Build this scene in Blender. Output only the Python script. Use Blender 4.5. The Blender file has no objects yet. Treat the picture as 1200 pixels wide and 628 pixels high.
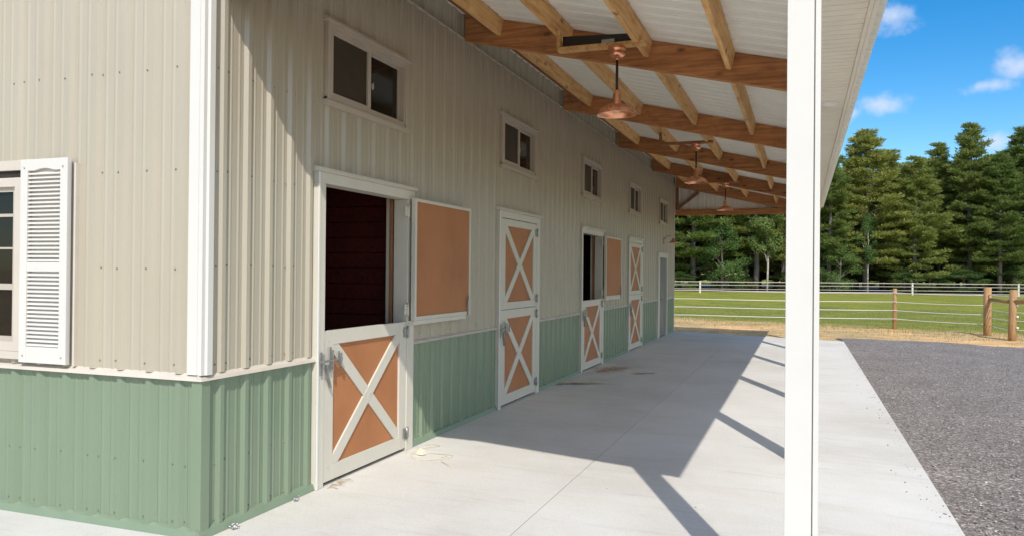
import bpy, bmesh, math, random
import numpy as np
from mathutils import Vector, Matrix
R_ = math.radians
sc = bpy.context.scene
random.seed(7)

# ------------------------------------------------------------------ camera
FPX = 924.82
cam_d = bpy.data.cameras.new('camera'); cam = bpy.data.objects.new('camera', cam_d)
sc.collection.objects.link(cam); sc.camera = cam
CF = Vector((-0.34523, 0.9385, 0.0055)); CR = Vector((0.93849, 0.34518, 0.00904)); CU = CR.cross(CF)
CP = Vector((3.3609, -3.7844, 1.5969))
m = Matrix((CR, CU, -CF)).transposed().to_4x4(); m.translation = CP
cam.matrix_world = m
cam_d.sensor_fit = 'HORIZONTAL'; cam_d.sensor_width = 36.0; cam_d.lens = 36.0 * FPX / 1200.0
cam_d.clip_start = 0.05; cam_d.clip_end = 3000

# ------------------------------------------------------------------ light
SUN_EL = R_(44.5)
SH = Vector((0.41, -0.912, 0)).normalized()
to_sun = Vector((SH.x * math.cos(SUN_EL), SH.y * math.cos(SUN_EL), math.sin(SUN_EL)))
sd = bpy.data.lights.new('sun', 'SUN'); so = bpy.data.objects.new('sun', sd); sc.collection.objects.link(so)
sd.energy = 2.4; sd.angle = R_(0.55); sd.color = (1.0, 0.955, 0.885)
so.rotation_euler = to_sun.to_track_quat('Z', 'Y').to_euler(); so.location = (10, -20, 20)

wd = bpy.data.worlds.new('World'); sc.world = wd; wd.use_nodes = True
nt = wd.node_tree; N = nt.nodes; L = nt.links; N.clear()
wo = N.new('ShaderNodeOutputWorld'); bg = N.new('ShaderNodeBackground'); L.new(bg.outputs[0], wo.inputs[0])
sky = N.new('ShaderNodeTexSky'); sky.sky_type = 'NISHITA'; sky.sun_disc = False
sky.sun_elevation = SUN_EL; sky.sun_rotation = math.atan2(to_sun.x, to_sun.y)
sky.air_density = 1.0; sky.dust_density = 0.25; sky.ozone_density = 2.0; sky.altitude = 200
bg.inputs[1].default_value = 0.15
hs = N.new('ShaderNodeHueSaturation'); hs.inputs['Saturation'].default_value = 1.5; hs.inputs['Value'].default_value = .60
L.new(sky.outputs[0], hs.inputs['Color'])
tc = N.new('ShaderNodeTexCoord')
nz = N.new('ShaderNodeTexNoise'); nz.inputs['Scale'].default_value = 22; nz.inputs['Detail'].default_value = 7; nz.inputs['Roughness'].default_value = .58
L.new(tc.outputs['Generated'], nz.inputs['Vector'])
prev = None
def vm(op, a=None, b=None):
    n = N.new('ShaderNodeVectorMath'); n.operation = op
    for i, v in enumerate((a, b)):
        if v is None: continue
        if isinstance(v, tuple): n.inputs[i].default_value = v
        else: L.new(v, n.inputs[i])
    return n
def mt(op, a, b=None, clamp=False):
    n = N.new('ShaderNodeMath'); n.operation = op; n.use_clamp = clamp
    for i, v in enumerate((a, b)):
        if v is None: continue
        if isinstance(v, (int, float)): n.inputs[i].default_value = v
        else: L.new(v, n.inputs[i])
    return n.outputs[0]
# small fair-weather clouds: centre direction, half width, half height
clouds = [((.092, .953, .284), .036, .022), ((.078, .977, .193), .040, .019), ((.050, .98, .184), .03, .014), ((.182, .958, .202), .034, .010), ((.212, .955, .219), .030, .016),
          ((.192, .97, .143), .022, .012), ((.022, .994, .100), .03, .014), ((.52, .82, .20), .10, .03), ((-.5, .8, .3), .2, .06)]
# larger, brighter clouds added out of view, beside, behind and overhead, for fill light
fill_clouds = [((.80, .55, .42), .26, .10), ((.93, .28, .18), .34, .10), ((.86, .05, .46), .40, .18), ((.93, -.28, .18), .36, .12), ((.75, -.5, .55), .4, .2),
         ((.55, -.8, .25), .4, .12), ((-.1, -.95, .3), .45, .16), ((-.6, -.7, .35), .4, .16), ((-.9, .1, .3), .35, .12), ((.2, -.2, .95), .35, .35), ((.55, .25, .8), .28, .2)]
def cloud_mask(lst):
    prev = None
    for c, w, h in lst:
        c = Vector(c).normalized()
        s = vm('SUBTRACT', tc.outputs['Generated'], tuple(c))
        s2 = vm('MULTIPLY', s.outputs[0], (1 / w, 1 / w, 1 / h))
        ln = vm('LENGTH', s2.outputs[0]).outputs['Value']
        v = mt('SUBTRACT', 1.0, ln)
        v = mt('ADD', v, mt('MULTIPLY', mt('SUBTRACT', nz.outputs[0], .5), 2.6))
        v = mt('MULTIPLY', v, .95, True)
        prev = v if prev is None else mt('MAXIMUM', prev, v)
    return prev
mB = N.new('ShaderNodeMix'); mB.data_type = 'RGBA'; L.new(cloud_mask(fill_clouds), mB.inputs['Factor']); L.new(hs.outputs[0], mB.inputs['A']); mB.inputs['B'].default_value = (9.5, 9.2, 8.9, 1)
prev = cloud_mask(clouds)
mr = N.new('ShaderNodeMapRange'); mr.interpolation_type = 'SMOOTHSTEP'; L.new(prev, mr.inputs['Value'])
mr.inputs['From Max'].default_value = 1.0; mr.inputs['To Max'].default_value = .82
mx = N.new('ShaderNodeMix'); mx.data_type = 'RGBA'
L.new(mr.outputs[0], mx.inputs['Factor']); L.new(mB.outputs['Result'], mx.inputs['A']); mx.inputs['B'].default_value = (2.7, 3.05, 3.8, 1)
L.new(mx.outputs['Result'], bg.inputs[0])

sc.view_settings.view_transform = 'Standard'; sc.view_settings.look = 'None'
sc.view_settings.gamma = 1; sc.view_settings.exposure = 0.84
sc.cycles.max_bounces = 10; sc.cycles.diffuse_bounces = 6

# ------------------------------------------------------------------ materials
def new_mat(name, rough=.6, metallic=0.0, spec=.5):
    mm = bpy.data.materials.new(name); mm.use_nodes = True
    b = mm.node_tree.nodes['Principled BSDF']
    b.inputs['Roughness'].default_value = rough; b.inputs['Metallic'].default_value = metallic
    b.inputs['Specular IOR Level'].default_value = spec
    return mm, mm.node_tree.nodes, mm.node_tree.links, b
def ramp(n, pts):
    r = n.new('ShaderNodeValToRGB')
    while len(r.color_ramp.elements) < len(pts): r.color_ramp.elements.new(.5)
    for e, (p, c) in zip(r.color_ramp.elements, pts):
        e.position = p; e.color = (*c, 1) if len(c) == 3 else c
    return r
def coords(n, l, scale=(1, 1, 1)):
    t = n.new('ShaderNodeTexCoord'); mp = n.new('ShaderNodeMapping'); mp.inputs['Scale'].default_value = scale
    l.new(t.outputs['Object'], mp.inputs['Vector']); return mp.outputs[0]
def noise(n, l, vec, scale, detail=4, rough=.55):
    x = n.new('ShaderNodeTexNoise'); x.inputs['Scale'].default_value = scale; x.inputs['Detail'].default_value = detail; x.inputs['Roughness'].default_value = rough
    l.new(vec, x.inputs['Vector']); return x
def bump(n, l, b, h, strength=.3, dist=.01):
    u = n.new('ShaderNodeBump'); u.inputs['Strength'].default_value = strength; u.inputs['Distance'].default_value = dist
    l.new(h, u.inputs['Height']); l.new(u.outputs[0], b.inputs['Normal'])
def painted(name, col, rough=.4, var=.06, scale=3, bstr=.15, bdist=.004, metallic=0, stretch=(1, 1, 1), spec=.5):
    mm, n, l, b = new_mat(name, rough, metallic, spec)
    v = coords(n, l, stretch); nz_ = noise(n, l, v, scale, 5, .6)
    lo = tuple(c * (1 - var) for c in col); hi = tuple(min(1, c * (1 + var)) for c in col)
    r = ramp(n, [(.3, lo), (.7, hi)]); l.new(nz_.outputs[0], r.inputs[0]); l.new(r.outputs[0], b.inputs['Base Color'])
    if bstr: 
        n2 = noise(n, l, v, scale * 1.7, 3); bump(n, l, b, n2.outputs[0], bstr, bdist)
    return mm
M = {}
def siding_mat(name, col, grime):
    mm, n, l, b = new_mat(name, .38, 0, .7)
    v = coords(n, l, (2.2, 2.2, .35)); a = noise(n, l, v, 1.6, 6, .65)
    r = ramp(n, [(.25, tuple(c * .93 for c in col)), (.6, col), (.85, tuple(c * 1.05 for c in col))]); l.new(a.outputs[0], r.inputs[0])
    v2 = coords(n, l, (1, 1, 1)); g = noise(n, l, v2, 5, 8, .7)
    # splash-back dust just above the slab (dirt with its own ragged shape)
    sx = n.new('ShaderNodeSeparateXYZ'); l.new(v2, sx.inputs[0])
    q = n.new('ShaderNodeMath'); q.operation = 'MULTIPLY_ADD'; l.new(sx.outputs['Z'], q.inputs[0]); q.inputs[1].default_value = -4.0; q.inputs[2].default_value = .42
    q2 = n.new('ShaderNodeMath'); q2.operation = 'MULTIPLY'; q2.use_clamp = True; l.new(q.outputs[0], q2.inputs[0]); l.new(g.outputs[0], q2.inputs[1])
    mxx = n.new('ShaderNodeMix'); mxx.data_type = 'RGBA'; l.new(q2.outputs[0], mxx.inputs['Factor']); l.new(r.outputs[0], mxx.inputs['A']); mxx.inputs['B'].default_value = (*grime, 1)
    l.new(mxx.outputs['Result'], b.inputs['Base Color'])
    w = noise(n, l, coords(n, l, (1, 1, .5)), 2.3, 3); bump(n, l, b, w.outputs[0], .25, .02)
    rr = n.new('ShaderNodeMapRange'); l.new(g.outputs[0], rr.inputs['Value']); rr.inputs['To Min'].default_value = .22; rr.inputs['To Max'].default_value = .42; l.new(rr.outputs[0], b.inputs['Roughness'])
    return mm
M['beige'] = siding_mat('beige_metal_siding', (.415, .368, .280), (.40, .35, .28))
M['green'] = siding_mat('green_metal_siding', (.182, .24, .156), (.22, .24, .18))
M['beige_trim'] = painted('beige_trim', (.55, .49, .41), .4, .05, 4)
M['green_trim'] = painted('green_trim', (.19, .245, .16), .4, .06, 4)
M['white'] = painted('white_trim', (.70, .68, .63), .35, .02, 3, .1)
M['white_vinyl'] = painted('white_vinyl', (.625, .60, .55), .35, .02, 3, .05)
M['cream'] = painted('cream_door_paint', (.60, .565, .475), .42, .035, 6, .2, .003, stretch=(1, 1, .5))
M['win_trim'] = painted('window_trim_paint', (.45, .395, .325), .42, .04, 6, .1)
M['soffit'] = painted('soffit_vinyl', (.76, .70, .57), .45, .05, 5)
M['ceil'] = painted('roof_underside', (.80, .79, .72), .4, .04, 3)
M['roof'] = painted('roof_metal', (.42, .40, .37), .35, .05, 2)
M['screw'] = painted('screw_head', (.26, .23, .19), .4, .1, 30, 0, metallic=.4)
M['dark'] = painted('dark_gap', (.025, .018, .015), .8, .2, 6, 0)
M['steel'] = painted('galvanised_steel', (.38, .38, .37), .38, .2, 40, .2, .002, metallic=.85)
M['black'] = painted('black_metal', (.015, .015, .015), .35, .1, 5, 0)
M['grey_door'] = painted('grey_door_paint', (.16, .16, .17), .4, .05, 5, .1)
M['twine'] = painted('pale_twine', (.62, .56, .42), .8, .15, 60, .3)
M['paper'] = painted('paper_tag', (.70, .66, .50), .8, .08, 30, .1)
M['foil'] = painted('foil_scrap', (.55, .55, .54), .35, .2, 60, .5, metallic=.6)
# brown door panel
mm, n, l, b = new_mat('tan_panel_board', .55, 0, .35)
v = coords(n, l, (1, 1, 1)); a = noise(n, l, v, 2.2, 5, .6); a2 = noise(n, l, v, 260, 2, .5)
r = ramp(n, [(.25, (.35, .137, .053)), (.5, (.42, .168, .065)), (.8, (.47, .195, .08))]); l.new(a.outputs[0], r.inputs[0])
mu = n.new('ShaderNodeMix'); mu.data_type = 'RGBA'; mu.blend_type = 'MULTIPLY'; mu.inputs['Factor'].default_value = .35
r2 = ramp(n, [(.3, (.7, .7, .7)), (.7, (1.1, 1.1, 1.1))]); l.new(a2.outputs[0], r2.inputs[0]); l.new(r.outputs[0], mu.inputs['A']); l.new(r2.outputs[0], mu.inputs['B'])
l.new(mu.outputs['Result'], b.inputs['Base Color']); bump(n, l, b, a2.outputs[0], .25, .001); M['tan'] = mm
# copper
mm, n, l, b = new_mat('brushed_copper', .27, 1.0)
v = coords(n, l, (1, 1, 1)); a = noise(n, l, v, 14, 4, .6)
r = ramp(n, [(.3, (.78, .33, .18)), (.75, (.95, .52, .34))]); l.new(a.outputs[0], r.inputs[0]); l.new(r.outputs[0], b.inputs['Base Color'])
rr = n.new('ShaderNodeMapRange'); l.new(a.outputs[0], rr.inputs['Value']); rr.inputs['To Min'].default_value = .2; rr.inputs['To Max'].default_value = .38; l.new(rr.outputs[0], b.inputs['Roughness']); M['copper'] = mm
# lumber: grain runs along the chosen axis
def lumber(name, axis, cols, knots=(.10, .045, .02), kn=.55):
    mm, n, l, b = new_mat(name, .62, 0, .3)
    st = [9, 9, 9]; st[axis] = .55
    t = n.new('ShaderNodeTexCoord'); oi = n.new('ShaderNodeObjectInfo')
    ad = n.new('ShaderNodeVectorMath'); ad.operation = 'ADD'
    cm = n.new('ShaderNodeVectorMath'); cm.operation = 'SCALE'; cm.inputs[0].default_value = (7, 13, 5); l.new(oi.outputs['Random'], cm.inputs['Scale'])
    l.new(t.outputs['Object'], ad.inputs[0]); l.new(cm.outputs[0], ad.inputs[1])
    mp = n.new('ShaderNodeMapping'); mp.inputs['Scale'].default_value = st; l.new(ad.outputs[0], mp.inputs['Vector'])
    wv = noise(n, l, mp.outputs[0], 3.2, 8, .68)
    fine = noise(n, l, mp.outputs[0], 14, 5, .6)
    r = ramp(n, [(.28, cols[0]), (.47, cols[1]), (.62, cols[2]), (.8, cols[3])]); l.new(wv.outputs[0], r.inputs[0])
    ks = [5.0, 5.0, 5.0]; ks[axis] = 2.4
    mk = n.new('ShaderNodeMapping'); mk.inputs['Scale'].default_value = ks; l.new(ad.outputs[0], mk.inputs['Vector'])
    vo = n.new('ShaderNodeTexVoronoi'); vo.inputs['Scale'].default_value = 1.15; l.new(mk.outputs[0], vo.inputs['Vector'])
    kr = ramp(n, [(.07, (1, 1, 1)), (.17, (0, 0, 0))]); l.new(vo.outputs['Distance'], kr.inputs[0])
    # blotchy mill stains
    bl = noise(n, l, ad.outputs[0], 4.5, 6, .7); br = ramp(n, [(.52, (0, 0, 0)), (.68, (1, 1, 1))]); l.new(bl.outputs[0], br.inputs[0])
    m1 = n.new('ShaderNodeMix'); m1.data_type = 'RGBA'; l.new(r.outputs[0], m1.inputs['A']); m1.inputs['B'].default_value = (*knots, 1)
    k1 = n.new('ShaderNodeMath'); k1.operation = 'MULTIPLY'; l.new(kr.outputs[0], k1.inputs[0]); k1.inputs[1].default_value = .85; l.new(k1.outputs[0], m1.inputs['Factor'])
    m2 = n.new('ShaderNodeMix'); m2.data_type = 'RGBA'; l.new(m1.outputs['Result'], m2.inputs['A']); m2.inputs['B'].default_value = (*[c * 2.2 for c in knots], 1)
    k2 = n.new('ShaderNodeMath'); k2.operation = 'MULTIPLY'; l.new(br.outputs[0], k2.inputs[0]); k2.inputs[1].default_value = kn; l.new(k2.outputs[0], m2.inputs['Factor'])
    hv = n.new('ShaderNodeHueSaturation'); l.new(m2.outputs['Result'], hv.inputs['Color'])
    vr = n.new('ShaderNodeMapRange'); l.new(oi.outputs['Random'], vr.inputs['Value']); vr.inputs['To Min'].default_value = .8; vr.inputs['To Max'].default_value = 1.15; l.new(vr.outputs[0], hv.inputs['Value'])
    l.new(hv.outputs[0], b.inputs['Base Color']); bump(n, l, b, fine.outputs[0], .4, .003)
    return mm
M['rafter'] = lumber('stained_rafter_wood', 0, [(.17, .068, .028), (.37, .16, .06), (.50, .225, .085), (.58, .30, .14)], (.10, .04, .02), .6)
M['purlin'] = lumber('treated_purlin_wood', 1, [(.42, .20, .07), (.68, .39, .15), (.78, .50, .22), (.84, .60, .31)], (.22, .095, .035), .5)
M['beam_y'] = lumber('stained_beam_wood', 1, [(.13, .045, .02), (.24, .09, .038), (.33, .13, .055), (.38, .17, .08)])
M['brace'] = lumber('brown_post_wood', 2, [(.16, .07, .035), (.25, .12, .06), (.32, .17, .09), (.4, .22, .12)])
M['fence_wood'] = lumber('fence_post_wood', 2, [(.24, .13, .055), (.36, .21, .095), (.44, .28, .14), (.5, .34, .18)], (.12, .06, .03), .35)
M['fence_rail'] = lumber('fence_rail_wood', 0, [(.24, .13, .055), (.36, .21, .095), (.44, .28, .14), (.5, .34, .18)], (.12, .06, .03), .3)
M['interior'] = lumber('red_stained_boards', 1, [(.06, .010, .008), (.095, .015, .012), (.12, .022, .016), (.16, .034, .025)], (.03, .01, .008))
# glass
mm, n, l, b = new_mat('window_glass', .04, 0, .18)
b.inputs['Base Color'].default_value = (.02, .022, .02, 1); b.inputs['Transmission Weight'].default_value = .55; b.inputs['IOR'].default_value = 1.45
v = coords(n, l); a = noise(n, l, v, 3, 2); bump(n, l, b, a.outputs[0], .1, .004); M['glass'] = mm
M['screen'] = painted('insect_screen', (.035, .025, .016), .6, .25, 7, .1)
M['curtain'] = painted('curtain_cloth', (.22, .23, .22), .8, .2, 5, .2)
# concrete
mm, n, l, b = new_mat('broom_finished_concrete', .85, 0, .25)
v = coords(n, l, (1, 1, 1)); big = noise(n, l, v, .55, 8, .62); st = noise(n, l, coords(n, l, (.7, 6, 1)), 1.7, 7, .65); fn = noise(n, l, v, 90, 3, .6)
broom = noise(n, l, coords(n, l, (1.5, 160, 1)), 1.6, 3, .6)
r = ramp(n, [(.28, (.53, .495, .44)), (.5, (.62, .595, .545)), (.72, (.67, .65, .605))]); l.new(big.outputs[0], r.inputs[0])
r2 = ramp(n, [(.25, (.86, .85, .82)), (.45, (1, 1, 1)), (.8, (1.03, 1.03, 1.03))]); l.new(st.outputs[0], r2.inputs[0])
r3 = ramp(n, [(.3, (.9, .9, .9)), (.6, (1.04, 1.04, 1.04))]); l.new(fn.outputs[0], r3.inputs[0])
def mul(a, b_, f=1):
    q = n.new('ShaderNodeMix'); q.data_type = 'RGBA'; q.blend_type = 'MULTIPLY'; q.inputs['Factor'].default_value = f; l.new(a, q.inputs['A']); l.new(b_, q.inputs['B']); return q.outputs['Result']
c = mul(mul(r.outputs[0], r2.outputs[0]), r3.outputs[0])
# tiny dark specks & rust freckles
vo = n.new('ShaderNodeTexVoronoi'); vo.inputs['Scale'].default_value = 2.6; l.new(v, vo.inputs['Vector'])
sr = ramp(n, [(.022, (1, 1, 1)), (.034, (0, 0, 0))]); l.new(vo.outputs['Distance'], sr.inputs[0])
q = n.new('ShaderNodeMix'); q.data_type = 'RGBA'; l.new(sr.outputs[0], q.inputs['Factor']); l.new(c, q.inputs['A']); q.inputs['B'].default_value = (.25, .2, .16, 1)
stn = noise(n, l, coords(n, l, (.5, 1.4, 1)), .9, 5, .6); sr2 = ramp(n, [(.56, (0, 0, 0)), (.74, (.45, .45, .45))]); l.new(stn.outputs[0], sr2.inputs[0])
q2 = n.new('ShaderNodeMix'); q2.data_type = 'RGBA'; l.new(sr2.outputs[0], q2.inputs['Factor']); l.new(q.outputs['Result'], q2.inputs['A']); q2.inputs['B'].default_value = (.55, .485, .36, 1)
l.new(q2.outputs['Result'], b.inputs['Base Color'])
mxh = n.new('ShaderNodeMath'); mxh.operation = 'ADD'; l.new(broom.outputs[0], mxh.inputs[0]); l.new(fn.outputs[0], mxh.inputs[1])
bump(n, l, b, mxh.outputs[0], .5, .0025); M['concrete'] = mm
M['groove'] = painted('control_joint', (.36, .35, .33), .9, .2, 20, 0)
# gravel
mm, n, l, b = new_mat('dark_crushed_stone', .8, 0, .4)
v = coords(n, l)
vo = n.new('ShaderNodeTexVoronoi'); vo.inputs['Scale'].default_value = 55; l.new(v, vo.inputs['Vector'])
sp = n.new('ShaderNodeSeparateColor'); l.new(vo.outputs['Color'], sp.inputs[0])
r = ramp(n, [(0, (.11, .093, .078)), (.45, (.205, .175, .15)), (.8, (.28, .245, .215)), (.93, (.42, .38, .34)), (1, (.58, .53, .48))]); l.new(sp.outputs[0], r.inputs[0])
big = noise(n, l, v, .8, 6, .65); r2 = ramp(n, [(.3, (.8, .8, .8)), (.7, (1.12, 1.1, 1.1))]); l.new(big.outputs[0], r2.inputs[0])
l.new(mul(r.outputs[0], r2.outputs[0]), b.inputs['Base Color'])
iv = n.new('ShaderNodeMath'); iv.operation = 'SUBTRACT'; iv.inputs[0].default_value = 1; l.new(vo.outputs['Distance'], iv.inputs[1])
bump(n, l, b, iv.outputs[0], .8, .010); M['gravel'] = mm
mm, n, l, b = new_mat('loose_stones', .75, 0, .4)
oi = n.new('ShaderNodeNewGeometry'); r = ramp(n, [(0, (.14, .12, .10)), (.5, (.25, .21, .185)), (.8, (.34, .30, .27)), (.92, (.5, .47, .44)), (1, (.68, .64, .6))])
l.new(oi.outputs['Random Per Island'], r.inputs[0]); l.new(r.outputs[0], b.inputs['Base Color']); M['stones'] = mm
# ground: bare sandy strip by the barn turning into grass
mm, n, l, b = new_mat('field_ground', .95, 0, .1)
t = n.new('ShaderNodeTexCoord'); v = t.outputs['Object']
a = noise(n, l, v, 3.0, 9, .7); bgn = noise(n, l, v, .35, 6, .6); fnn = noise(n, l, v, 45, 4, .7)
grass = ramp(n, [(.3, (.145, .175, .028)), (.5, (.225, .25, .045)), (.66, (.30, .305, .07)), (.82, (.40, .36, .13))]); l.new(a.outputs[0], grass.inputs[0])
dirt = ramp(n, [(.3, (.48, .30, .14)), (.5, (.68, .46, .24)), (.72, (.78, .58, .35))]); l.new(a.outputs[0], dirt.inputs[0])
sx = n.new('ShaderNodeSeparateXYZ'); l.new(v, sx.inputs[0])
def mth(op, x, y, clamp=False):
    k = n.new('ShaderNodeMath'); k.operation = op; k.use_clamp = clamp
    for i, u in enumerate((x, y)):
        if isinstance(u, (int, float)): k.inputs[i].default_value = u
        else: l.new(u, k.inputs[i])
    return k.outputs[0]
# distance past the strip line (line through (-1,27) and (8,22.5))
dd = mth('ADD', mth('SUBTRACT', sx.outputs['Y'], 28.0), mth('MULTIPLY', sx.outputs['X'], .42))
dd = mth('ADD', dd, mth('MULTIPLY', mth('SUBTRACT', bgn.outputs[0], .5), 7))
dd = mth('ADD', dd, mth('MULTIPLY', mth('SUBTRACT', a.outputs[0], .5), 8))
mk = mth('MULTIPLY', mth('ADD', dd, 1.0), .5, True)
gm = n.new('ShaderNodeMix'); gm.data_type = 'RGBA'; l.new(mk, gm.inputs['Factor']); l.new(dirt.outputs[0], gm.inputs['A']); l.new(grass.outputs[0], gm.inputs['B'])
# mown stripes / drier patches far out and the pale worn track by the far fence
r2 = ramp(n, [(.35, (.78, .84, .8)), (.65, (1.25, 1.12, 1.0))]); l.new(bgn.outputs[0], r2.inputs[0])
r3 = ramp(n, [(.3, (.72, .72, .72)), (.7, (1.2, 1.2, 1.2))]); l.new(fnn.outputs[0], r3.inputs[0])
md = noise(n, l, coords(n, l, (.6, 1.6, 1)), .9, 7, .7); r4 = ramp(n, [(.32, (.74, .8, .74)), (.5, (1, 1, 1)), (.7, (1.34, 1.2, 1.12))]); l.new(md.outputs[0], r4.inputs[0])
cc = mul(mul(mul(gm.outputs['Result'], r2.outputs[0]), r3.outputs[0]), r4.outputs[0])
l.new(cc, b.inputs['Base Color']); bump(n, l, b, fnn.outputs[0], .8, .03); M['ground'] = mm
M['track'] = painted('pale_track', (.42, .36, .27), .9, .2, 2.5, .3, .02)
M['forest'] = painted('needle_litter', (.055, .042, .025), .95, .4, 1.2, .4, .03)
M['stall_floor'] = painted('stall_dirt', (.05, .035, .025), .95, .2, 2, 0)
# vegetation
def leaf_mat(name, c0, c1, c2, trans=.0):
    mm, n, l, b = new_mat(name, .75, 0, .08)
    g = n.new('ShaderNodeNewGeometry'); oi = n.new('ShaderNodeObjectInfo')
    r = ramp(n, [(0, c0), (.55, c1), (1, c2)]); l.new(g.outputs['Random Per Island'], r.inputs[0])
    hv = n.new('ShaderNodeHueSaturation'); l.new(r.outputs[0], hv.inputs['Color'])
    vr = n.new('ShaderNodeMapRange'); l.new(oi.outputs['Random'], vr.inputs['Value']); vr.inputs['To Min'].default_value = .75; vr.inputs['To Max'].default_value = 1.25; l.new(vr.outputs[0], hv.inputs['Value'])
    vh = n.new('ShaderNodeMapRange'); l.new(oi.outputs['Random'], vh.inputs['Value']); vh.inputs['To Min'].default_value = .53; vh.inputs['To Max'].default_value = .475; l.new(vh.outputs[0], hv.inputs['Hue'])
    l.new(hv.outputs[0], b.inputs['Base Color'])
    if trans:
        tr = n.new('ShaderNodeBsdfTranslucent'); l.new(hv.outputs[0], tr.inputs['Color'])
        ms = n.new('ShaderNodeMixShader'); ms.inputs[0].default_value = trans
        out = [x for x in n if x.type == 'OUTPUT_MATERIAL'][0]
        l.new(b.outputs[0], ms.inputs[1]); l.new(tr.outputs[0], ms.inputs[2]); l.new(ms.outputs[0], out.inputs[0])
    return mm
M['needles'] = leaf_mat('pine_needles', (.14, .19, .045), (.23, .275, .068), (.34, .365, .115), .38)
M['leaves'] = leaf_mat('broad_leaves', (.09, .15, .04), (.14, .21, .06), (.20, .27, .09), .35)
M['grass'] = leaf_mat('grass_blades', (.10, .15, .045), (.17, .21, .075), (.33, .30, .15), .2)
M['hay'] = leaf_mat('hay_stalks', (.28, .20, .10), (.42, .33, .18), (.56, .47, .28))
M['bark'] = painted('grey_bark', (.20, .17, .145), .9, .35, 3, .5, .03, stretch=(1, 1, .3))
M['pale_bark'] = painted('pale_bark', (.42, .38, .33), .9, .35, 4, .5, .03)

# ------------------------------------------------------------------ mesh helpers
class MB:
    def __init__(s): s.v = []; s.f = []; s.m = []; s.sm = []; s.mats = []
    def mi(s, mat):
        if mat not in s.mats: s.mats.append(mat)
        return s.mats.index(mat)
    def add(s, vs, fs, mat, smooth=False):
        o = len(s.v); s.v += [tuple(x) for x in vs]; i = s.mi(mat)
        for f in fs: s.f.append([o + k for k in f]); s.m.append(i); s.sm.append(smooth)
        return s
    def box(s, x0, x1, y0, y1, z0, z1, mat):
        return s.add([(x0, y0, z0), (x1, y0, z0), (x1, y1, z0), (x0, y1, z0), (x0, y0, z1), (x1, y0, z1), (x1, y1, z1), (x0, y1, z1)],
                     [(0, 3, 2, 1), (4, 5, 6, 7), (0, 1, 5, 4), (1, 2, 6, 5), (2, 3, 7, 6), (3, 0, 4, 7)], mat)
    def hexa(s, b4, t4, mat):
        return s.add(list(b4) + list(t4), [(0, 3, 2, 1), (4, 5, 6, 7), (0, 1, 5, 4), (1, 2, 6, 5), (2, 3, 7, 6), (3, 0, 4, 7)], mat)
    def bar(s, a, b, w, h, mat, up=(0, 0, 1)):
        a = Vector(a); b = Vector(b); d = (b - a).normalized(); r = d.cross(Vector(up)).normalized(); u = r.cross(d)
        q = [(-r * w / 2 - u * h / 2), (r * w / 2 - u * h / 2), (r * w / 2 + u * h / 2), (-r * w / 2 + u * h / 2)]
        return s.hexa([a + k for k in q], [b + k for k in q], mat)
    def tube(s, pts, rad, mat, n=10, cap=True):
        pts = [Vector(p) for p in pts]; rr = rad if isinstance(rad, (list, tuple)) else [rad] * len(pts)
        vs = []; fs = []; u = None
        for i, p in enumerate(pts):
            d = (pts[min(i + 1, len(pts) - 1)] - pts[max(i - 1, 0)]).normalized()
            if u is None: u = d.orthogonal().normalized()
            u = (u - d * u.dot(d)).normalized(); w = d.cross(u)
            for k in range(n):
                a = 2 * math.pi * k / n; vs.append(p + (u * math.cos(a) + w * math.sin(a)) * rr[i])
        for i in range(len(pts) - 1):
            for k in range(n): fs.append((i * n + k, i * n + (k + 1) % n, (i + 1) * n + (k + 1) % n, (i + 1) * n + k))
        if cap: fs.append(tuple(range(n - 1, -1, -1))); fs.append(tuple((len(pts) - 1) * n + k for k in range(n)))
        return s.add(vs, fs, mat, True)
    def lathe(s, prof, c, mat, n=40):
        vs = []; fs = []
        for r, z in prof:
            for k in range(n): a = 2 * math.pi * k / n; vs.append((c[0] + r * math.cos(a), c[1] + r * math.sin(a), c[2] + z))
        for i in range(len(prof) - 1):
            for k in range(n): fs.append((i * n + k, i * n + (k + 1) % n, (i + 1) * n + (k + 1) % n, (i + 1) * n + k))
        return s.add(vs, fs, mat, True)
    def build(s, name, parent=None, bevel=0, loc=None):
        me = bpy.data.meshes.new(name); me.from_pydata(s.v, [], s.f)
        for k in s.mats: me.materials.append(M[k])
        me.polygons.foreach_set('material_index', s.m); me.polygons.foreach_set('use_smooth', s.sm)
        me.validate(); me.update()
        o = bpy.data.objects.new(name, me); sc.collection.objects.link(o)
        if parent is not None: o.parent = parent
        if loc is not None: o.location = loc
        if bevel:
            bv = o.modifiers.new('bevel', 'BEVEL'); bv.width = bevel; bv.segments = 2; bv.limit_method = 'ANGLE'; bv.angle_limit = R_(50)
        return o
def empty(name, loc=(0, 0, 0), rz=0):
    o = bpy.data.objects.new(name, None); o.location = loc; o.rotation_euler.z = rz; o.empty_display_size = .2; sc.collection.objects.link(o); return o
def tag(o, label=None, cat=None, group=None, kind=None):
    for k, v in (('label', label), ('category', cat), ('group', group), ('kind', kind)):
        if v: o[k] = v
    return o
def kids(o): return [c for c in bpy.data.objects if c.parent == o]
def copy_tree(o, parent=None):
    c = o.copy(); sc.collection.objects.link(c); c.parent = parent
    for k in kids(o): copy_tree(k, c)
    return c

SLOPE = .0266
def slab_z(x): return -SLOPE * max(x, 0.0)
BAY = 3.658
LEN = 18.33
def rt(x): return 4.295 - .233 * x      # top line of the porch rafters

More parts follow.
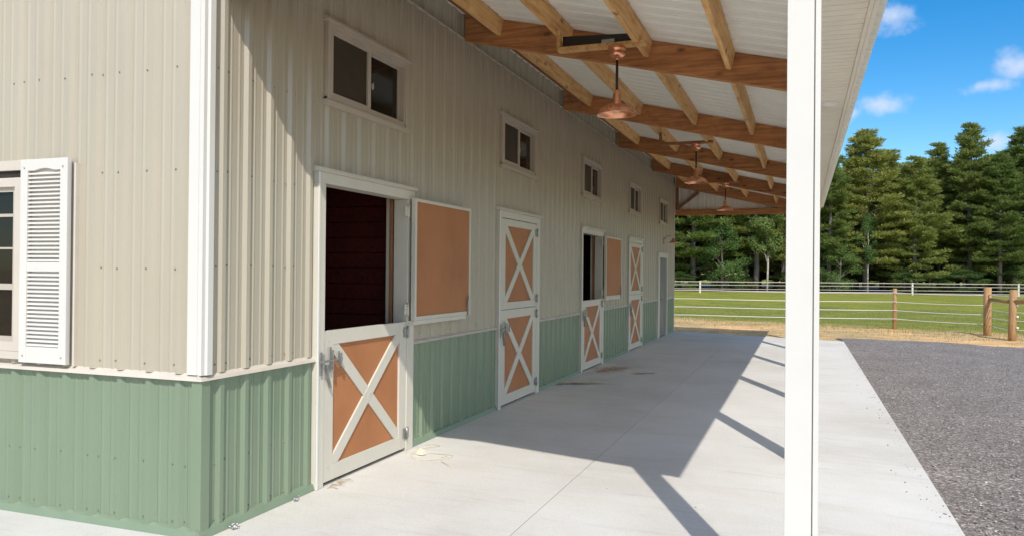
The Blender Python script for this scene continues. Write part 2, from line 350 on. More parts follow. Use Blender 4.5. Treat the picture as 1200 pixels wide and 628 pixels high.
# ------------------------------------------------------------------ setting
def sheet(name, pts, z, mat):
    b_ = MB(); b_.add([(x, y, z) for x, y in pts], [tuple(range(len(pts)))], mat); return b_.build(name)
def gz(x, y):   # terrain height
    dist = max(0.0, y - 26)
    return -.155 - min(dist * .0055, .42)
gx = [-700, -300, -120, -60, -30, -15, -5, 0, 5, 10, 15, 25, 40, 60, 90, 140, 300, 700]
gy = [-600, -200, -60, -20, -8, 0, 10, 18, 22, 26, 32, 40, 50, 60, 70, 80, 90, 100, 120, 160, 300, 900]
b_ = MB(); vs = [(x, y, gz(x, y)) for y in gy for x in gx]; w = len(gx)
b_.add(vs, [(j * w + i, j * w + i + 1, (j + 1) * w + i + 1, (j + 1) * w + i) for j in range(len(gy) - 1) for i in range(w - 1)], 'ground', True)
tag(b_.build('ground'), kind='structure')

# concrete slab: flat under and in front of the barn, falling slightly to the outside under the porch
b_ = MB(); XW = 4.385; Y0, Y1 = -7.0, 18.5; JW = .0032
def slab_piece(x0, x1, y0, y1):
    za, zb = slab_z(x0), slab_z(x1)
    b_.hexa([(x0, y0, -.3), (x1, y0, -.3), (x1, y1, -.3), (x0, y1, -.3)], [(x0, y0, za), (x1, y0, zb), (x1, y1, zb), (x0, y1, za)], 'concrete')
slab_piece(-13, -.0005, Y0, -.0)
# two strips of slab with a sawn joint between them, and cross joints
JX = 1.66
for (x0, x1) in ((0, JX - JW), (JX + JW, XW)):
    slab_piece(x0, x1, Y0, Y1)
slab = b_.build('concrete_slab'); tag(slab, kind='structure')
b_ = MB(); z = slab_z(JX); b_.add([(JX - JW, Y0, z - .012), (JX + JW, Y0, z - .012), (JX + JW, Y1, z - .012), (JX - JW, Y1, z - .012)], [(0, 1, 2, 3)], 'groove')
tag(b_.build('slab_joint'), kind='structure')

# gravel yard
b_ = MB()
edge = [(XW - .02, -9), (40, -9), (40, 10)]
rnd = random.Random(3)
far = []
for i in range(60):
    t_ = i / 59; x = 14 + (4.2 - 14) * t_
    y = 19.75 - .0 * t_ - max(0, (x - 6.2)) * .48 + rnd.uniform(-.07, .07) + .12 * math.sin(x * 3)
    far.append((x, y))
edge += [(26, 11)] + far + [(XW - .02, 19.3)]
b_.add([(x, y, -.128) for x, y in edge], [tuple(range(len(edge)))], 'gravel')
tag(b_.build('gravel_yard'), kind='structure')
# loose stones lying on the gravel (one object: nobody could count them)
rng = np.random.default_rng(5)
ico = [(0, 0, 1), (.9, 0, .2), (.28, .85, .2), (-.72, .53, .25), (-.72, -.53, .2), (.28, -.85, .22), (0, 0, -.5)]
icf = [(0, 1, 2), (0, 2, 3), (0, 3, 4), (0, 4, 5), (0, 5, 1), (6, 2, 1), (6, 3, 2), (6, 4, 3), (6, 5, 4), (6, 1, 5)]
NS = 13000
ts = rng.random(NS) ** 1.6
sy_ = 0.5 + ts * 18.5; sx_ = 4.42 + rng.random(NS) * (1.2 + .33 * (sy_ + 3.8))
keep = sy_ < 19.3 - np.maximum(0, sx_ - 6.2) * .48
sy_ = sy_[keep]; sx_ = sx_[keep]; NS = len(sy_)
siz = .005 + rng.random(NS) ** 3 * .011
V0 = np.array(ico); th = rng.random(NS) * 6.28; jit = rng.normal(0, .2, (NS, 7, 3))
P_ = (V0[None] + jit) * siz[:, None, None]; P_[:, :, 2] *= .75
ct, st_ = np.cos(th)[:, None], np.sin(th)[:, None]
X_ = P_[:, :, 0] * ct - P_[:, :, 1] * st_; Yy = P_[:, :, 0] * st_ + P_[:, :, 1] * ct
W_ = np.stack([X_ + sx_[:, None], Yy + sy_[:, None], P_[:, :, 2] - .124], -1).reshape(-1, 3)
Fc = (np.array(icf)[None] + (np.arange(NS) * 7)[:, None, None]).reshape(-1, 3)
# stones kicked onto the slab edge
nk = 200; kx = 4.36 - np.abs(rng.normal(0, .10, nk)) ** 1.3 * 1.6; ky = 1.0 + rng.random(nk) ** 1.3 * 17; kx = np.clip(kx, 3.5, 4.37)
ks_ = .004 + rng.random(nk) ** 3 * .007; Pk = (V0[None] + rng.normal(0, .2, (nk, 7, 3))) * ks_[:, None, None]
Wk = np.stack([Pk[:, :, 0] + kx[:, None], Pk[:, :, 1] + ky[:, None], Pk[:, :, 2] * .7 - SLOPE * kx[:, None] + ks_[:, None] * .4], -1).reshape(-1, 3)
Fk = (np.array(icf)[None] + (np.arange(nk) * 7)[:, None, None]).reshape(-1, 3) + len(W_)
W_ = np.concatenate([W_, Wk]); Fc = np.concatenate([Fc, Fk])
def np_mesh(name, V, F, mat, parent=None, smooth=False):
    me = bpy.data.meshes.new(name); k = F.shape[1]
    me.vertices.add(len(V)); me.vertices.foreach_set('co', np.asarray(V, np.float32).ravel())
    me.loops.add(F.size); me.loops.foreach_set('vertex_index', F.astype(np.int32).ravel())
    me.polygons.add(len(F)); me.polygons.foreach_set('loop_start', np.arange(len(F), dtype=np.int32) * k)
    me.polygons.foreach_set('loop_total', np.full(len(F), k, np.int32))
    me.materials.append(M[mat]); me.update(calc_edges=True); me.validate()
    o = bpy.data.objects.new(name, me); sc.collection.objects.link(o); o.parent = parent
    return o
tag(np_mesh('loose_gravel', W_, Fc, 'stones'), 'loose dark crushed stones scattered over the gravel yard', 'gravel', kind='stuff')

# pale worn track beyond the far fence, under the trees
def cpos(d, lat, z=0):
    p = CP + Vector((-.34523, .9385, 0)) / 1.00002 * d + Vector((.9385, .34523, 0)) * lat
    return (p.x, p.y, z)
b_ = MB(); L1 = []; L2 = []
for i in range(40):
    lat = -30 + i * 4
    L1.append(cpos(94 + .5 * math.sin(i * 1.3), lat, gz(0, 110) + .03)); L2.append(cpos(98.5 + .7 * math.sin(i * .9 + 1), lat, gz(0, 110) + .03))
b_.add(L1 + L2, [(i, i + 1, 40 + i + 1, 40 + i) for i in range(39)], 'track'); tag(b_.build('dirt_track'), kind='structure')

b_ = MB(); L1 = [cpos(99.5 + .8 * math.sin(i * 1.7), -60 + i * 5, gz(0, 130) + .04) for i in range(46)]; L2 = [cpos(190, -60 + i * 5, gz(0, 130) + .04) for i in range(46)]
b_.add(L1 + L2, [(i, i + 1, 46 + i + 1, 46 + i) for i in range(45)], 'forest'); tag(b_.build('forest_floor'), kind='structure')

# ------------------------------------------------------------------ barn
barn = empty('barn'); tag(barn, 'beige and green metal horse barn with an open timber framed porch along its side', 'barn')
PER = .2286; PH = .16
def profile_pts(s0, s1):
    """corrugation height along s: one tall rib each period and two low stiffening ribs between"""
    key = [(-.036, 0), (-.016, .022), (.016, .022), (.036, 0), (.062, 0), (.072, .0045), (.080, .0045), (.090, 0), (.138, 0), (.148, .0045), (.156, .0045), (.166, 0)]
    out = []
    k0 = int((s0 - PH) / PER) - 2; k1 = int((s1 - PH) / PER) + 2
    allp = [(PH + k * PER + a, h) for k in range(k0, k1 + 1) for a, h in key]
    def val(s):
        for i in range(len(allp) - 1):
            if allp[i][0] <= s <= allp[i + 1][0]:
                t_ = (s - allp[i][0]) / (allp[i + 1][0] - allp[i][0] + 1e-9); return allp[i][1] * (1 - t_) + allp[i + 1][1] * t_
        return 0
    out.append((s0, val(s0)))
    out += [(s, h) for s, h in allp if s0 < s < s1]
    out.append((s1, val(s1)))
    return out
def wall_region(b_, axis, s0, s1, z0, z1, mat, off=0, ztop=None):
    """axis 'y': wall in the plane x=0 facing +x; axis 'x': front wall in plane y=0 facing -y, s=-x"""
    pr = profile_pts(s0, s1); vs = []; fs = []
    for s, h in pr:
        zt = ztop(s) if ztop else z1
        if axis == 'y': vs += [(h + off, s, z0), (h + off, s, zt)]
        else: vs += [(-s, -h - off, z0), (-s, -h - off, zt)]
    for i in range(len(pr) - 1):
        a = i * 2
        fs.append((a, a + 2, a + 3, a + 1) if axis == 'y' else (a, a + 1, a + 3, a + 2))
    if axis == 'x': fs = [f[::-1] for f in fs]; fs = [f[::-1] for f in fs]
    b_.add(vs, fs, mat)
def wall_holes(b_, axis, s0, s1, z0, z1, holes, mat, ztop=None):
    br = sorted({s0, s1, *[h for H in holes for h in H[:2] if s0 < h < s1]})
    for a, c in zip(br, br[1:]):
        mid = (a + c) / 2; zs = [(z0, z1)]
        for (h0, h1, g0, g1) in holes:
            if h0 < mid < h1:
                nz_ = []
                for (u0, u1) in zs:
                    if g1 <= u0 or g0 >= u1: nz_.append((u0, u1)); continue
                    if g0 > u0: nz_.append((u0, g0))
                    if g1 < u1: nz_.append((g1, u1))
                zs = nz_
        for (u0, u1) in zs:
            wall_region(b_, axis, a, c, u0, u1, mat, ztop=ztop if (ztop and abs(u1 - z1) < 1e-6) else None)
ZJ = .94
D0, DW, ZD = 1.124, 1.518, 2.354
W0, WW, ZT, ZB = 1.224, 1.332, 3.494, 2.830
doors = [D0 + k * BAY for k in range(4)]; wins = [W0 + k * BAY for k in range(5)]
MAN = (15.64, 17.05)
holes = [(d + .06, d + DW - .06, -.1, ZD - .06) for d in doors] + [(MAN[0] + .05, MAN[1] - .05, -.1, 2.04)] + [(w + .05, w + WW - .05, ZB + .05, ZT - .06) for w in wins]
def screws(b_, axis, s0, s1, zs, holes, rnd):
    k0 = int((s0 - PH) / PER); k1 = int((s1 - PH) / PER) + 1
    for zi, z_ in enumerate(zs):
        for k in range(k0, k1 + 1):
            offs = [.048] if k % 3 else [-.048, .048]
            for o_ in offs:
                s = PH + k * PER + o_ + rnd.uniform(-.004, .004)
                if not (s0 + .03 < s < s1 - .03): continue
                z = z_ + rnd.uniform(-.006, .006)
                if any(h[0] - .08 < s < h[1] + .08 and h[2] - .08 < z < h[3] + .1 for h in holes): continue
                r = .0048; c = []
                for q in (0, .006):
                    for j in range(6):
                        a = j * math.pi / 3; rr = r * (1.25 if q == 0 else .85)
                        u, w_ = s + rr * math.cos(a), z + rr * math.sin(a)
                        c.append((q + .0006, u, w_) if axis == 'y' else (-u, -q - .0006, w_))
                b_.add(c, [(6, 7, 8, 9, 10, 11)] + [(j, (j + 1) % 6, 6 + (j + 1) % 6, 6 + j) for j in range(6)], 'screw')
rs = random.Random(11)
b_ = MB(); wall_holes(b_, 'y', .055, LEN - .05, ZJ + .03, 4.03, holes, 'beige'); screws(b_, 'y', .06, LEN, (1.02, 1.62, 2.2, 2.83, 3.5), holes, rs); b_.build('side_siding', barn)
edges_ = [.055]
for h in holes[:5]: edges_ += [h[0], h[1]]
edges_.append(LEN - .05)
for a, c in zip(edges_[::2], edges_[1::2]):
    b_ = MB(); wall_region(b_, 'y', a, c, .03, ZJ, 'green'); screws(b_, 'y', a, c, (.08, .42), holes, rs); b_.build('side_wainscot', barn)
b_ = MB(); wall_region(b_, 'y', 0.0, LEN, 4.045, 4.30, 'beige', off=-.012); b_.box(-.02, .027, 0.05, LEN - .05, 4.031, 4.044, 'win_trim'); b_.build('upper_siding', barn)
# front (gable) wall
def gab(s): return 4.30 + .30 * min(s, 10 - s)
FW = (1.52, 2.46, 1.05, 2.2)      # front window hole in s = -x
fh = [FW]
GW = 10.0
b_ = MB(); wall_holes(b_, 'x', .08, GW - .1, ZJ + .03, 4.3, fh, 'beige', ztop=gab); screws(b_, 'x', .16, GW, (1.02, 1.60, 2.197, 2.825, 3.45, 4.1), [(.9, 3.1, .9, 2.4)], rs); b_.build('front_siding', barn)
b_ = MB(); wall_region(b_, 'x', .0, GW, .03, ZJ, 'green'); screws(b_, 'x', .02, GW, (.08, .42), [], rs); b_.build('front_wainscot', barn)
# back and far side of the barn, plain
b_ = MB(); b_.add([(-GW, 0, 0), (-GW, LEN, 0), (-GW, LEN, 4.3), (-GW, 0, 4.3)], [(0, 3, 2, 1)], 'beige')
b_.add([(0, LEN, 0), (-GW, LEN, 0), (-GW, LEN, 4.3), (-5, LEN, 5.8), (0, LEN, 4.3)], [(0, 4, 3, 2, 1)], 'beige'); b_.build('rear_wall', barn)
# main roof
b_ = MB()
for sgn in (0, 1):
    def rp(s, y, dz=0): x = -s if sgn == 0 else -(GW - s); return (x, y, 4.34 + .30 * s + dz)
    b_.hexa([rp(0.0 if sgn == 0 else -.35, -.33), rp(5, -.33), rp(5, LEN + .4), rp(0.0 if sgn == 0 else -.35, LEN + .4)], [rp(0 if sgn == 0 else -.35, -.33, .03), rp(5, -.33, .03), rp(5, LEN + .4, .03), rp(0 if sgn == 0 else -.35, LEN + .4, .03)], 'roof')
    for k in range(int((LEN + .7) / PER)):
        y = -.3 + k * PER; a0 = rp(0 if sgn == 0 else -.35, y, .045); a1 = rp(5, y, .045); b_.bar(a0, a1, .03, .03, 'roof')
b_.build('main_roof', barn)
b_ = MB()
for sgn in (0, 1):
    def rp(s, y, dz=0): x = -s if sgn == 0 else -(GW - s); return (x, y, 4.34 + .30 * s + dz)
    b_.hexa([rp(0, -.31, -.16), rp(5, -.31, -.16), rp(5, -.28, -.16), rp(0, -.28, -.16)], [rp(0, -.31, -.003), rp(5, -.31, -.003), rp(5, -.28, -.003), rp(0, -.28, -.003)], 'white')
b_.build('rake_board', barn)
# corner trim (white above, green below), base and wainscot trims
b_ = MB()
b_.add([(-.085, -.003, ZJ + .03), (-.085, -.027, ZJ + .03), (-.012, -.027, ZJ + .03), (0.0, -.036, ZJ + .03), (.030, -.036, ZJ + .03), (.030, -.008, ZJ + .03), (.042, .002, ZJ + .03), (.042, .046, ZJ + .03), (.003, .046, ZJ + .03)] +
       [(-.085, -.003, 4.3), (-.085, -.027, 4.3), (-.012, -.027, 4.3), (0.0, -.036, 4.3), (.030, -.036, 4.3), (.030, -.008, 4.3), (.042, .002, 4.3), (.042, .046, 4.3), (.003, .046, 4.3)],
       [(i, i + 1, 9 + i + 1, 9 + i) for i in range(8)], 'white_vinyl')
b_.build('corner_trim', barn)
b_ = MB(); b_.box(-.05, .026, -.026, .05, .03, ZJ - .002, 'green'); b_.build('corner_trim', barn, .003)
b_ = MB(); b_.box(LEN - .12, LEN, 0, 0, 0, 0, 'white_vinyl'); 
b_ = MB(); b_.box(-.01, .03, LEN - .06, LEN + .03, 0, 4.03, 'beige_trim'); b_.build('corner_trim', barn, .003)
segs = []; y = -.036
for d in doors + [MAN[0]]:
    segs.append((y, d)); y = d + (DW if d in doors else MAN[1] - MAN[0])
segs.append((y, LEN))
for i, (a, c) in enumerate(segs):
    b_ = MB(); b_.hexa([(0, a, ZJ - .004), (.040, a, ZJ - .004), (.040, c, ZJ - .004), (0, c, ZJ - .004)], [(0, a, ZJ + .035), (.030, a, ZJ + .016), (.030, c, ZJ + .016), (0, c, ZJ + .035)], 'beige_trim'); b_.build('wainscot_trim', barn)
b_ = MB(); b_.hexa([(.0, 0, ZJ - .004), (-GW, 0, ZJ - .004), (-GW, -.042, ZJ - .004), (.0395, -.042, ZJ - .004)], [(0, 0, ZJ + .035), (-GW, 0, ZJ + .035), (-GW, -.030, ZJ + .016), (.03, -.030, ZJ + .016)], 'beige_trim')
b_.build('wainscot_trim', barn)
for (a, c) in segs:
    b_ = MB(); b_.hexa([(0, a, 0), (.042, a, 0), (.042, c, 0), (0, c, 0)], [(0, a, .055), (.026, a, .042), (.026, c, .042), (0, c, .055)], 'green_trim'); b_.build('base_trim', barn)
b_ = MB(); b_.hexa([(0, 0, 0), (-GW, 0, 0), (-GW, -.042, 0), (.0415, -.042, 0)], [(0, 0, .055), (-GW, 0, .055), (-GW, -.026, .042), (.0255, -.026, .042)], 'green_trim')
b_.build('base_trim', barn)
# interior
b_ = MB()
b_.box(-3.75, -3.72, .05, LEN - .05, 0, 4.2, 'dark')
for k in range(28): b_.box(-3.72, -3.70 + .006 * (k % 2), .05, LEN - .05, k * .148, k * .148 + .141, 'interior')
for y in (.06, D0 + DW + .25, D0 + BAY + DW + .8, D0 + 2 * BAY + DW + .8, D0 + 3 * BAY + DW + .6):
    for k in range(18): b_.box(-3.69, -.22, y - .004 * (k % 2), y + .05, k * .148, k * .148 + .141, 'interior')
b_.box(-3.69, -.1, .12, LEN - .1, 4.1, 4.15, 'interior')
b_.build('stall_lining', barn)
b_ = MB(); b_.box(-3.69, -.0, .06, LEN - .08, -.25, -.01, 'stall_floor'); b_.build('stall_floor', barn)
# wall thickness inside siding (backing, keeps light out between panels)
b_ = MB()
def backing(s0, s1, z0, z1, hs_):
    br = sorted({s0, s1, *[h for H in hs_ for h in H[:2]]})
    for a, c in zip(br, br[1:]):
        mid = (a + c) / 2; zs = [(z0, z1)]
        for (h0, h1, g0, g1) in hs_:
            if h0 < mid < h1:
                zs = [q for (u0, u1) in zs for q in ([(u0, u1)] if (g1 <= u0 or g0 >= u1) else [r for r in ((u0, g0), (g1, u1)) if r[1] > r[0]])]
        for (u0, u1) in zs: b_.box(-.10, -.012, a, c, u0, u1, 'interior')
backing(.1, LEN - .1, -.001, 4.05, holes)
b_.build('wall_framing', barn)

# ---- windows on the side wall
def side_window(w):
    b_ = MB(); y0, y1 = w, w + WW; zt, zb = ZT, ZB
    # casing
    b_.box(.0, .034, y0 + .03, y0 + .075, zb + .045, zt - .062, 'win_trim'); b_.box(.0, .034, y1 - .065, y1 - .02, zb + .045, zt - .062, 'win_trim')
    b_.box(.0, .036, y0 + .03, y1 - .02, zt - .061, zt - .012, 'win_trim')
    b_.hexa([(0, y0, zt - .03), (.055, y0, zt - .03), (.055, y1, zt - .03), (0, y1, zt - .03)], [(0, y0, zt + .008), (.048, y0, zt - .004), (.048, y1, zt - .004), (0, y1, zt + .008)], 'win_trim')
    b_.box(-.10, .0345, y0 + .076, y0 + .098, zb + .08, zt - .0615, 'win_trim'); b_.box(-.10, .0235, y1 - .088, y1 - .066, zb + .08, zt - .0615, 'win_trim')
    b_.box(-.10, .0225, y0 + .099, y1 - .089, zt - .085, zt - .0615, 'win_trim'); b_.box(-.10, .0205, y0 + .099, y1 - .089, zb + .0705, zb + .09, 'win_trim')
    f = b_.build('window', barn, .002)
    b_ = MB(); b_.box(.0, .045, y0, y1, zb, zb + .042, 'win_trim'); b_.box(-.1, .025, y0 + .03, y1 - .02, zb + .048, zb + .07, 'win_trim'); b_.build('sill', f, .002)
    ym = (y0 + y1) / 2
    a0, a1 = y0 + .0985, ym + .018; z0, z1 = zb + .0905, zt - .0855
    b_ = MB()
    for (p, q, r, s) in ((a0, a0 + .022, z0, z1), (a1 - .045, a1, z0, z1), (a0 + .022, a1 - .045, z0, z0 + .022), (a0 + .022, a1 - .045, z1 - .022, z1)): b_.box(-.02, .015, p, q, r, s, 'win_trim')
    b_.build('sash', f, .002)
    b_ = MB(); b_.box(-.006, -.002, a0 + .021, a1 - .044, z0 + .02, z1 - .02, 'screen'); b_.build('insect_screen', f)
    c0, c1 = a1 - .01, y1 - .0885
    b_ = MB()
    for (p, q, r, s) in ((c0 + .011, c0 + .03, z0, z1), (c1 - .026, c1, z0, z1), (c0 + .03, c1 - .026, z0, z0 + .022), (c0 + .03, c1 - .026, z1 - .022, z1)): b_.box(-.05, -.022, p, q, r, s, 'win_trim')
    b_.build('sash', f, .002)
    b_ = MB(); b_.box(-.040, -.036, c0 + .029, c1 - .024, z0 + .02, z1 - .02, 'glass'); b_.build('glass', f)
    b_ = MB(); zc = (z0 + z1) / 2 - .02; b_.tube([(-.022, c0 + .10 + .012 * math.sin(t_), zc + .03 * math.cos(t_)) for t_ in [i * .5 + .6 for i in range(10)]], .004, 'white', 6); b_.build('sash_pull', f)
    return f
for w in wins: side_window(w)

# ---- dutch stall doors
def xleaf(b_, y0, y1, z0, z1, x0, x1, st, rl_b, rl_t, panel=(.002,)):
    """framed leaf with tan panel and crossed boards; st stile width, rails bottom/top"""
    b_.box(x0, x1, y0, y0 + st, z0, z1, 'cream'); b_.box(x0, x1, y1 - st, y1, z0, z1, 'cream')
    b_.box(x0, x1, y0 + st + .001, y1 - st - .001, z0, z0 + rl_b, 'cream'); b_.box(x0, x1, y0 + st + .001, y1 - st - .001, z1 - rl_t, z1, 'cream')
    b_.box(x0 + .004, x1 - .016, y0 + st + .0005, y1 - st - .0005, z0 + rl_b, z1 - rl_t, 'tan')
    # X: clipped parallelogram boards, corner to corner
    a0, a1, c0, c1 = y0 + st + .001, y1 - st - .001, z0 + rl_b + .001, z1 - rl_t - .001
    ww = .095
    for k, (pa, pb) in enumerate((((a0, c0), (a1, c1)), ((a0, c1), (a1, c0)))):
        dy, dz = pb[0] - pa[0], pb[1] - pa[1]; ln = math.hypot(dy, dz); e = ww / 2
        # half extents cut along the frame
        ey = e * ln / abs(dz); ez = e * ln / abs(dy)
        sz = 1 if dz > 0 else -1
        poly = [(pa[0], pa[1]), (pa[0] + ey, pa[1]), (pb[0], pb[1] - sz * ez), (pb[0], pb[1]), (pb[0] - ey, pb[1]), (pa[0], pa[1] + sz * ez)]
        xx0, xx1 = x1 - .0155, x1 - .001 - .0025 * k
        n_ = 6; vs = [(xx1, p, q) for p, q in poly] + [(xx0, p, q) for p, q in poly]
        order = list(range(6)) if sz > 0 else list(range(5, -1, -1))
        fs = [tuple(order)] + [(i, 6 + i, 6 + (i + 1) % 6, (i + 1) % 6) for i in range(6)]
        b_.add(vs, fs, 'cream')
    # screw plugs
    for (yy, zz) in ((y0 + st * .5, z0 + .1), (y0 + st * .5, z1 - .08), (y1 - st * .5, z1 - .08), (y1 - st * .5, z0 + .1), ((a0 + a1) / 2 + .03, (c0 + c1) / 2)):
        b_.tube([(x1, yy, zz), (x1 + .003, yy, zz)], .006, 'win_trim', 6)
def hinge(parent, x, y, z, mat='steel'):
    b_ = MB(); b_.box(x, x + .004, y - .055, y - .008, z - .045, z + .045, mat); b_.box(x, x + .004, y + .012, y + .04, z - .045, z + .045, mat)
    b_.tube([(x + .008, y, z - .055), (x + .008, y, z + .055)], .008, mat, 8)
    for s in (-.03, 0, .03): b_.tube([(x + .004, y - .03, z + s), (x + .007, y - .03, z + s)], .004, 'screw', 6)
    return b_.build('hinge', parent)
def latch(parent, y, z, x):
    b_ = MB(); k = x
    b_.box(k, k + .006, y - .035, y - .01, z - .10, z + .07, 'steel')
    b_.box(k, k + .006, y + .085, y + .108, z - .085, z + .10, 'steel')
    b_.box(k, k + .006, y + .20, y + .222, z - .055, z + .06, 'steel')
    b_.bar((k + .014, y - .04, z), (k + .014, y + .232, z + .004), .026, .014, 'steel')
    for yy, h in ((-.0225, .05), (.0965, .07), (.211, .04)):
        b_.bar((k + .024, y + yy, z - h), (k + .024, y + yy, z + h + .01), .012, .014, 'steel', up=(1, 0, 0))
    b_.bar((k + .022, y - .0, z - .02), (k + .010, y + .085, z - .20), .006, .03, 'steel', up=(1, 0, 0))
    return b_.build('latch', parent, .002)
def stall_door(d, opened, lbl=None):
    y0, y1 = d, d + DW; xo = .052
    b_ = MB()
    b_.box(-.09, xo, y0, y0 + .092, .0, ZD - .115, 'cream'); b_.box(-.09, xo, y1 - .13, y1, .0, ZD - .115, 'cream')
    b_.box(-.085, .0, y0 + .0925, y0 + .1, .0, ZD - .1155, 'cream')
    b_.box(-.09, xo, y0 + .001, y1 - .001, ZD - .1145, ZD - .034, 'cream')
    b_.hexa([(0, y0 - .012, ZD - .033), (xo + .026, y0 - .012, ZD - .033), (xo + .026, y1 + .012, ZD - .033), (0, y1 + .012, ZD - .033)],
            [(0, y0 - .012, ZD + .012), (xo + .02, y0 - .012, ZD - .002), (xo + .02, y1 + .012, ZD - .002), (0, y1 + .012, ZD + .012)], 'cream')
    b_.box(xo + .0005, xo + .009, y0 - .010, y0 + .012, .0, ZD - .035, 'white')      # bright outer corner of the jamb
    if d < D0 + 1: b_.box(xo + .0005, xo + .006, y0 + .0125, y0 + .02, .0, ZD - .035, 'cream')
    f = b_.build('stall_door', barn, .003)
    ly0, ly1 = y0 + .0945, y1 - .1325
    b_ = MB(); xleaf(b_, ly0, ly1, .028, 1.150, .004, .046, .125, .115, .105); tag(b_.build('lower_leaf', f, .002))
    latch(f, y0 + .055, .93, xo + .0095)
    hinge(f, xo + .001, ly1 + .0, .16); hinge(f, xo + .001, ly1 + .0, 1.06)
    # wood post seen inside the opening
    b_ = MB(); b_.box(-.135, -.105, y1 - .135, y1 - .0, .0, 2.6, 'brace'); b_.box(-.165, -.136, y1 - .137, y1, 0, 2.6, 'win_trim'); b_.build('inner_post', f)
    if not opened:
        b_ = MB(); xleaf(b_, ly0, ly1, 1.156, 2.232, .004, .046, .125, .085, .085); b_.build('upper_leaf', f, .002)
        hinge(f, xo + .001, ly1, 1.26); hinge(f, xo + .001, ly1, 2.12)
    else:
        a0, a1 = y1 - .115, y1 + 1.145; z0, z1 = 1.16, 2.25; x0, x1 = .078, .118
        b_ = MB()
        b_.box(x0, x1, a0, a0 + .035, z0, z1, 'cream'); b_.box(x0, x1, a1 - .028, a1, z0, z1, 'cream')
        b_.box(x0, x1, a0 + .0355, a1 - .0285, z1 - .028, z1, 'cream'); b_.box(x0, x1, a0 + .0355, a1 - .0285, z0, z0 + .035, 'cream')
        b_.box(x0 + .006, x1 - .010, a0 + .035, a1 - .028, z0 + .034, z1 - .027, 'tan')
        b_.box(x0 - .03, x1 - .006, a0 + .0, a1 - .10, z0 - .040, z0 - .002, 'cream')   # weather strip of the lower edge
        b_.build('upper_leaf', f, .002)
        b_ = MB(); b_.bar((x1 + .004, a1 - .085, z0 + .03), (x1 + .004, a1 - .085, z0 + .17), .02, .006, 'steel', up=(1, 0, 0)); b_.tube([(x1 + .006, a1 - .085, z0 + .0), (x1 + .014, a1 - .085, z0 + .12), (x1 + .008, a1 - .085, z0 + .19)], .007, 'steel', 8); b_.build('slide_bolt', f)
        hinge(f, xo + .001, a0 - .02, z0 + .1, 'cream'); hinge(f, xo + .001, a0 - .02, z1 - .12, 'cream')
    return f
for k, d in enumerate(doors): stall_door(d, k in (0, 2))
# man door at the far end
b_ = MB(); y0, y1 = MAN
b_.box(-.02, .05, y0, y0 + .09, 0, 2.0, 'cream'); b_.box(-.02, .05, y1 - .09, y1, 0, 2.0, 'cream'); b_.box(-.02, .052, y0, y1, 2.001, 2.09, 'cream'); b_.box(0, .07, y0 - .01, y1 + .01, 2.0905, 2.12, 'cream')
b_.box(-.015, .0, y0 + .09, y0 + .55, 0.01, 2.0, 'cream')
f = b_.build('entry_door', barn, .003)
b_ = MB(); b_.box(-.012, .008, y0 + .551, y1 - .0905, .015, 1.995, 'grey_door'); b_.build('door_leaf', f, .002)
b_ = MB(); b_.tube([(.01, y0 + .62, .95), (.06, y0 + .62, .95)], .012, 'steel', 10); b_.tube([(.06, y0 + .62, .95), (.06, y0 + .73, .95)], .010, 'steel', 10); b_.build('handle', f)

# ---- front window with its shutters
b_ = MB(); s0, s1, z0, z1 = 1.52, 2.46, 1.11, 2.13
def fbox(b_, sa, sb, d0, d1, za, zb, mat): b_.box(-sb, -sa, -d1, -d0, za, zb, mat)
fbox(b_, 1.445, s0, .0, .036, 1.05, 2.19, 'beige_trim'); fbox(b_, s1, 2.54, .0, .036, 1.05, 2.19, 'beige_trim')
fbox(b_, 1.40, 2.58, .0, .05, 2.235, 2.30, 'beige_trim'); fbox(b_, 1.445, 2.54, .0, .03, 2.1905, 2.2345, 'dark')
fbox(b_, s0, s1, .0, .034, z1, 2.19, 'beige_trim'); fbox(b_, 1.445, 2.54, .0, .045, 1.0, 1.049, 'beige_trim')
fbox(b_, s0, s1, .0, .034, 1.0495, z0, 'beige_trim')
f = b_.build('window', barn, .002)
b_ = MB()
for (a, c, e, g) in ((s0, s0 + .04, z0, z1), (s1 - .04, s1, z0, z1), (s0 + .04, s1 - .04, z0, z0 + .035), (s0 + .04, s1 - .04, z1 - .03, z1), (s0 + .04, s1 - .04, 1.452, 1.492)):
    fbox(b_, a, c, -.03, .012, e, g, 'win_trim')
fbox(b_, s0 + .04, s1 - .04, -.007, .002, 1.72, 1.733, 'win_trim'); fbox(b_, s0 + .04, s1 - .04, -.06, -.05, 1.925, 1.985, 'curtain')
fbox(b_, (s0 + s1) / 2 - .007, (s0 + s1) / 2 + .007, -.0065, .0015, 1.7335, z1 - .03, 'win_trim'); fbox(b_, s0 + .04, s1 - .04, -.0068, .001, 1.935, 1.955, 'win_trim')
b_.build('sash', f)
b_ = MB(); fbox(b_, s0 + .038, s1 - .038, -.012, -.008, z0 + .03, z1 - .03, 'glass'); b_.build('glass', f)
for (a, c) in ((s0 + .03, s0 + .2), (s1 - .2, s1 - .03)):
    b_ = MB(); vs = []; n_ = 24
    for i in range(n_ + 1):
        s = a + (c - a) * i / n_; vs += [(-s, .12 + .015 * math.sin(i * 1.1), z0), (-s, .12 + .015 * math.sin(i * 1.1 + .4), z1)]
    b_.add(vs, [(i * 2, i * 2 + 1, i * 2 + 3, i * 2 + 2) for i in range(n_)], 'curtain', True); b_.build('curtain', f)
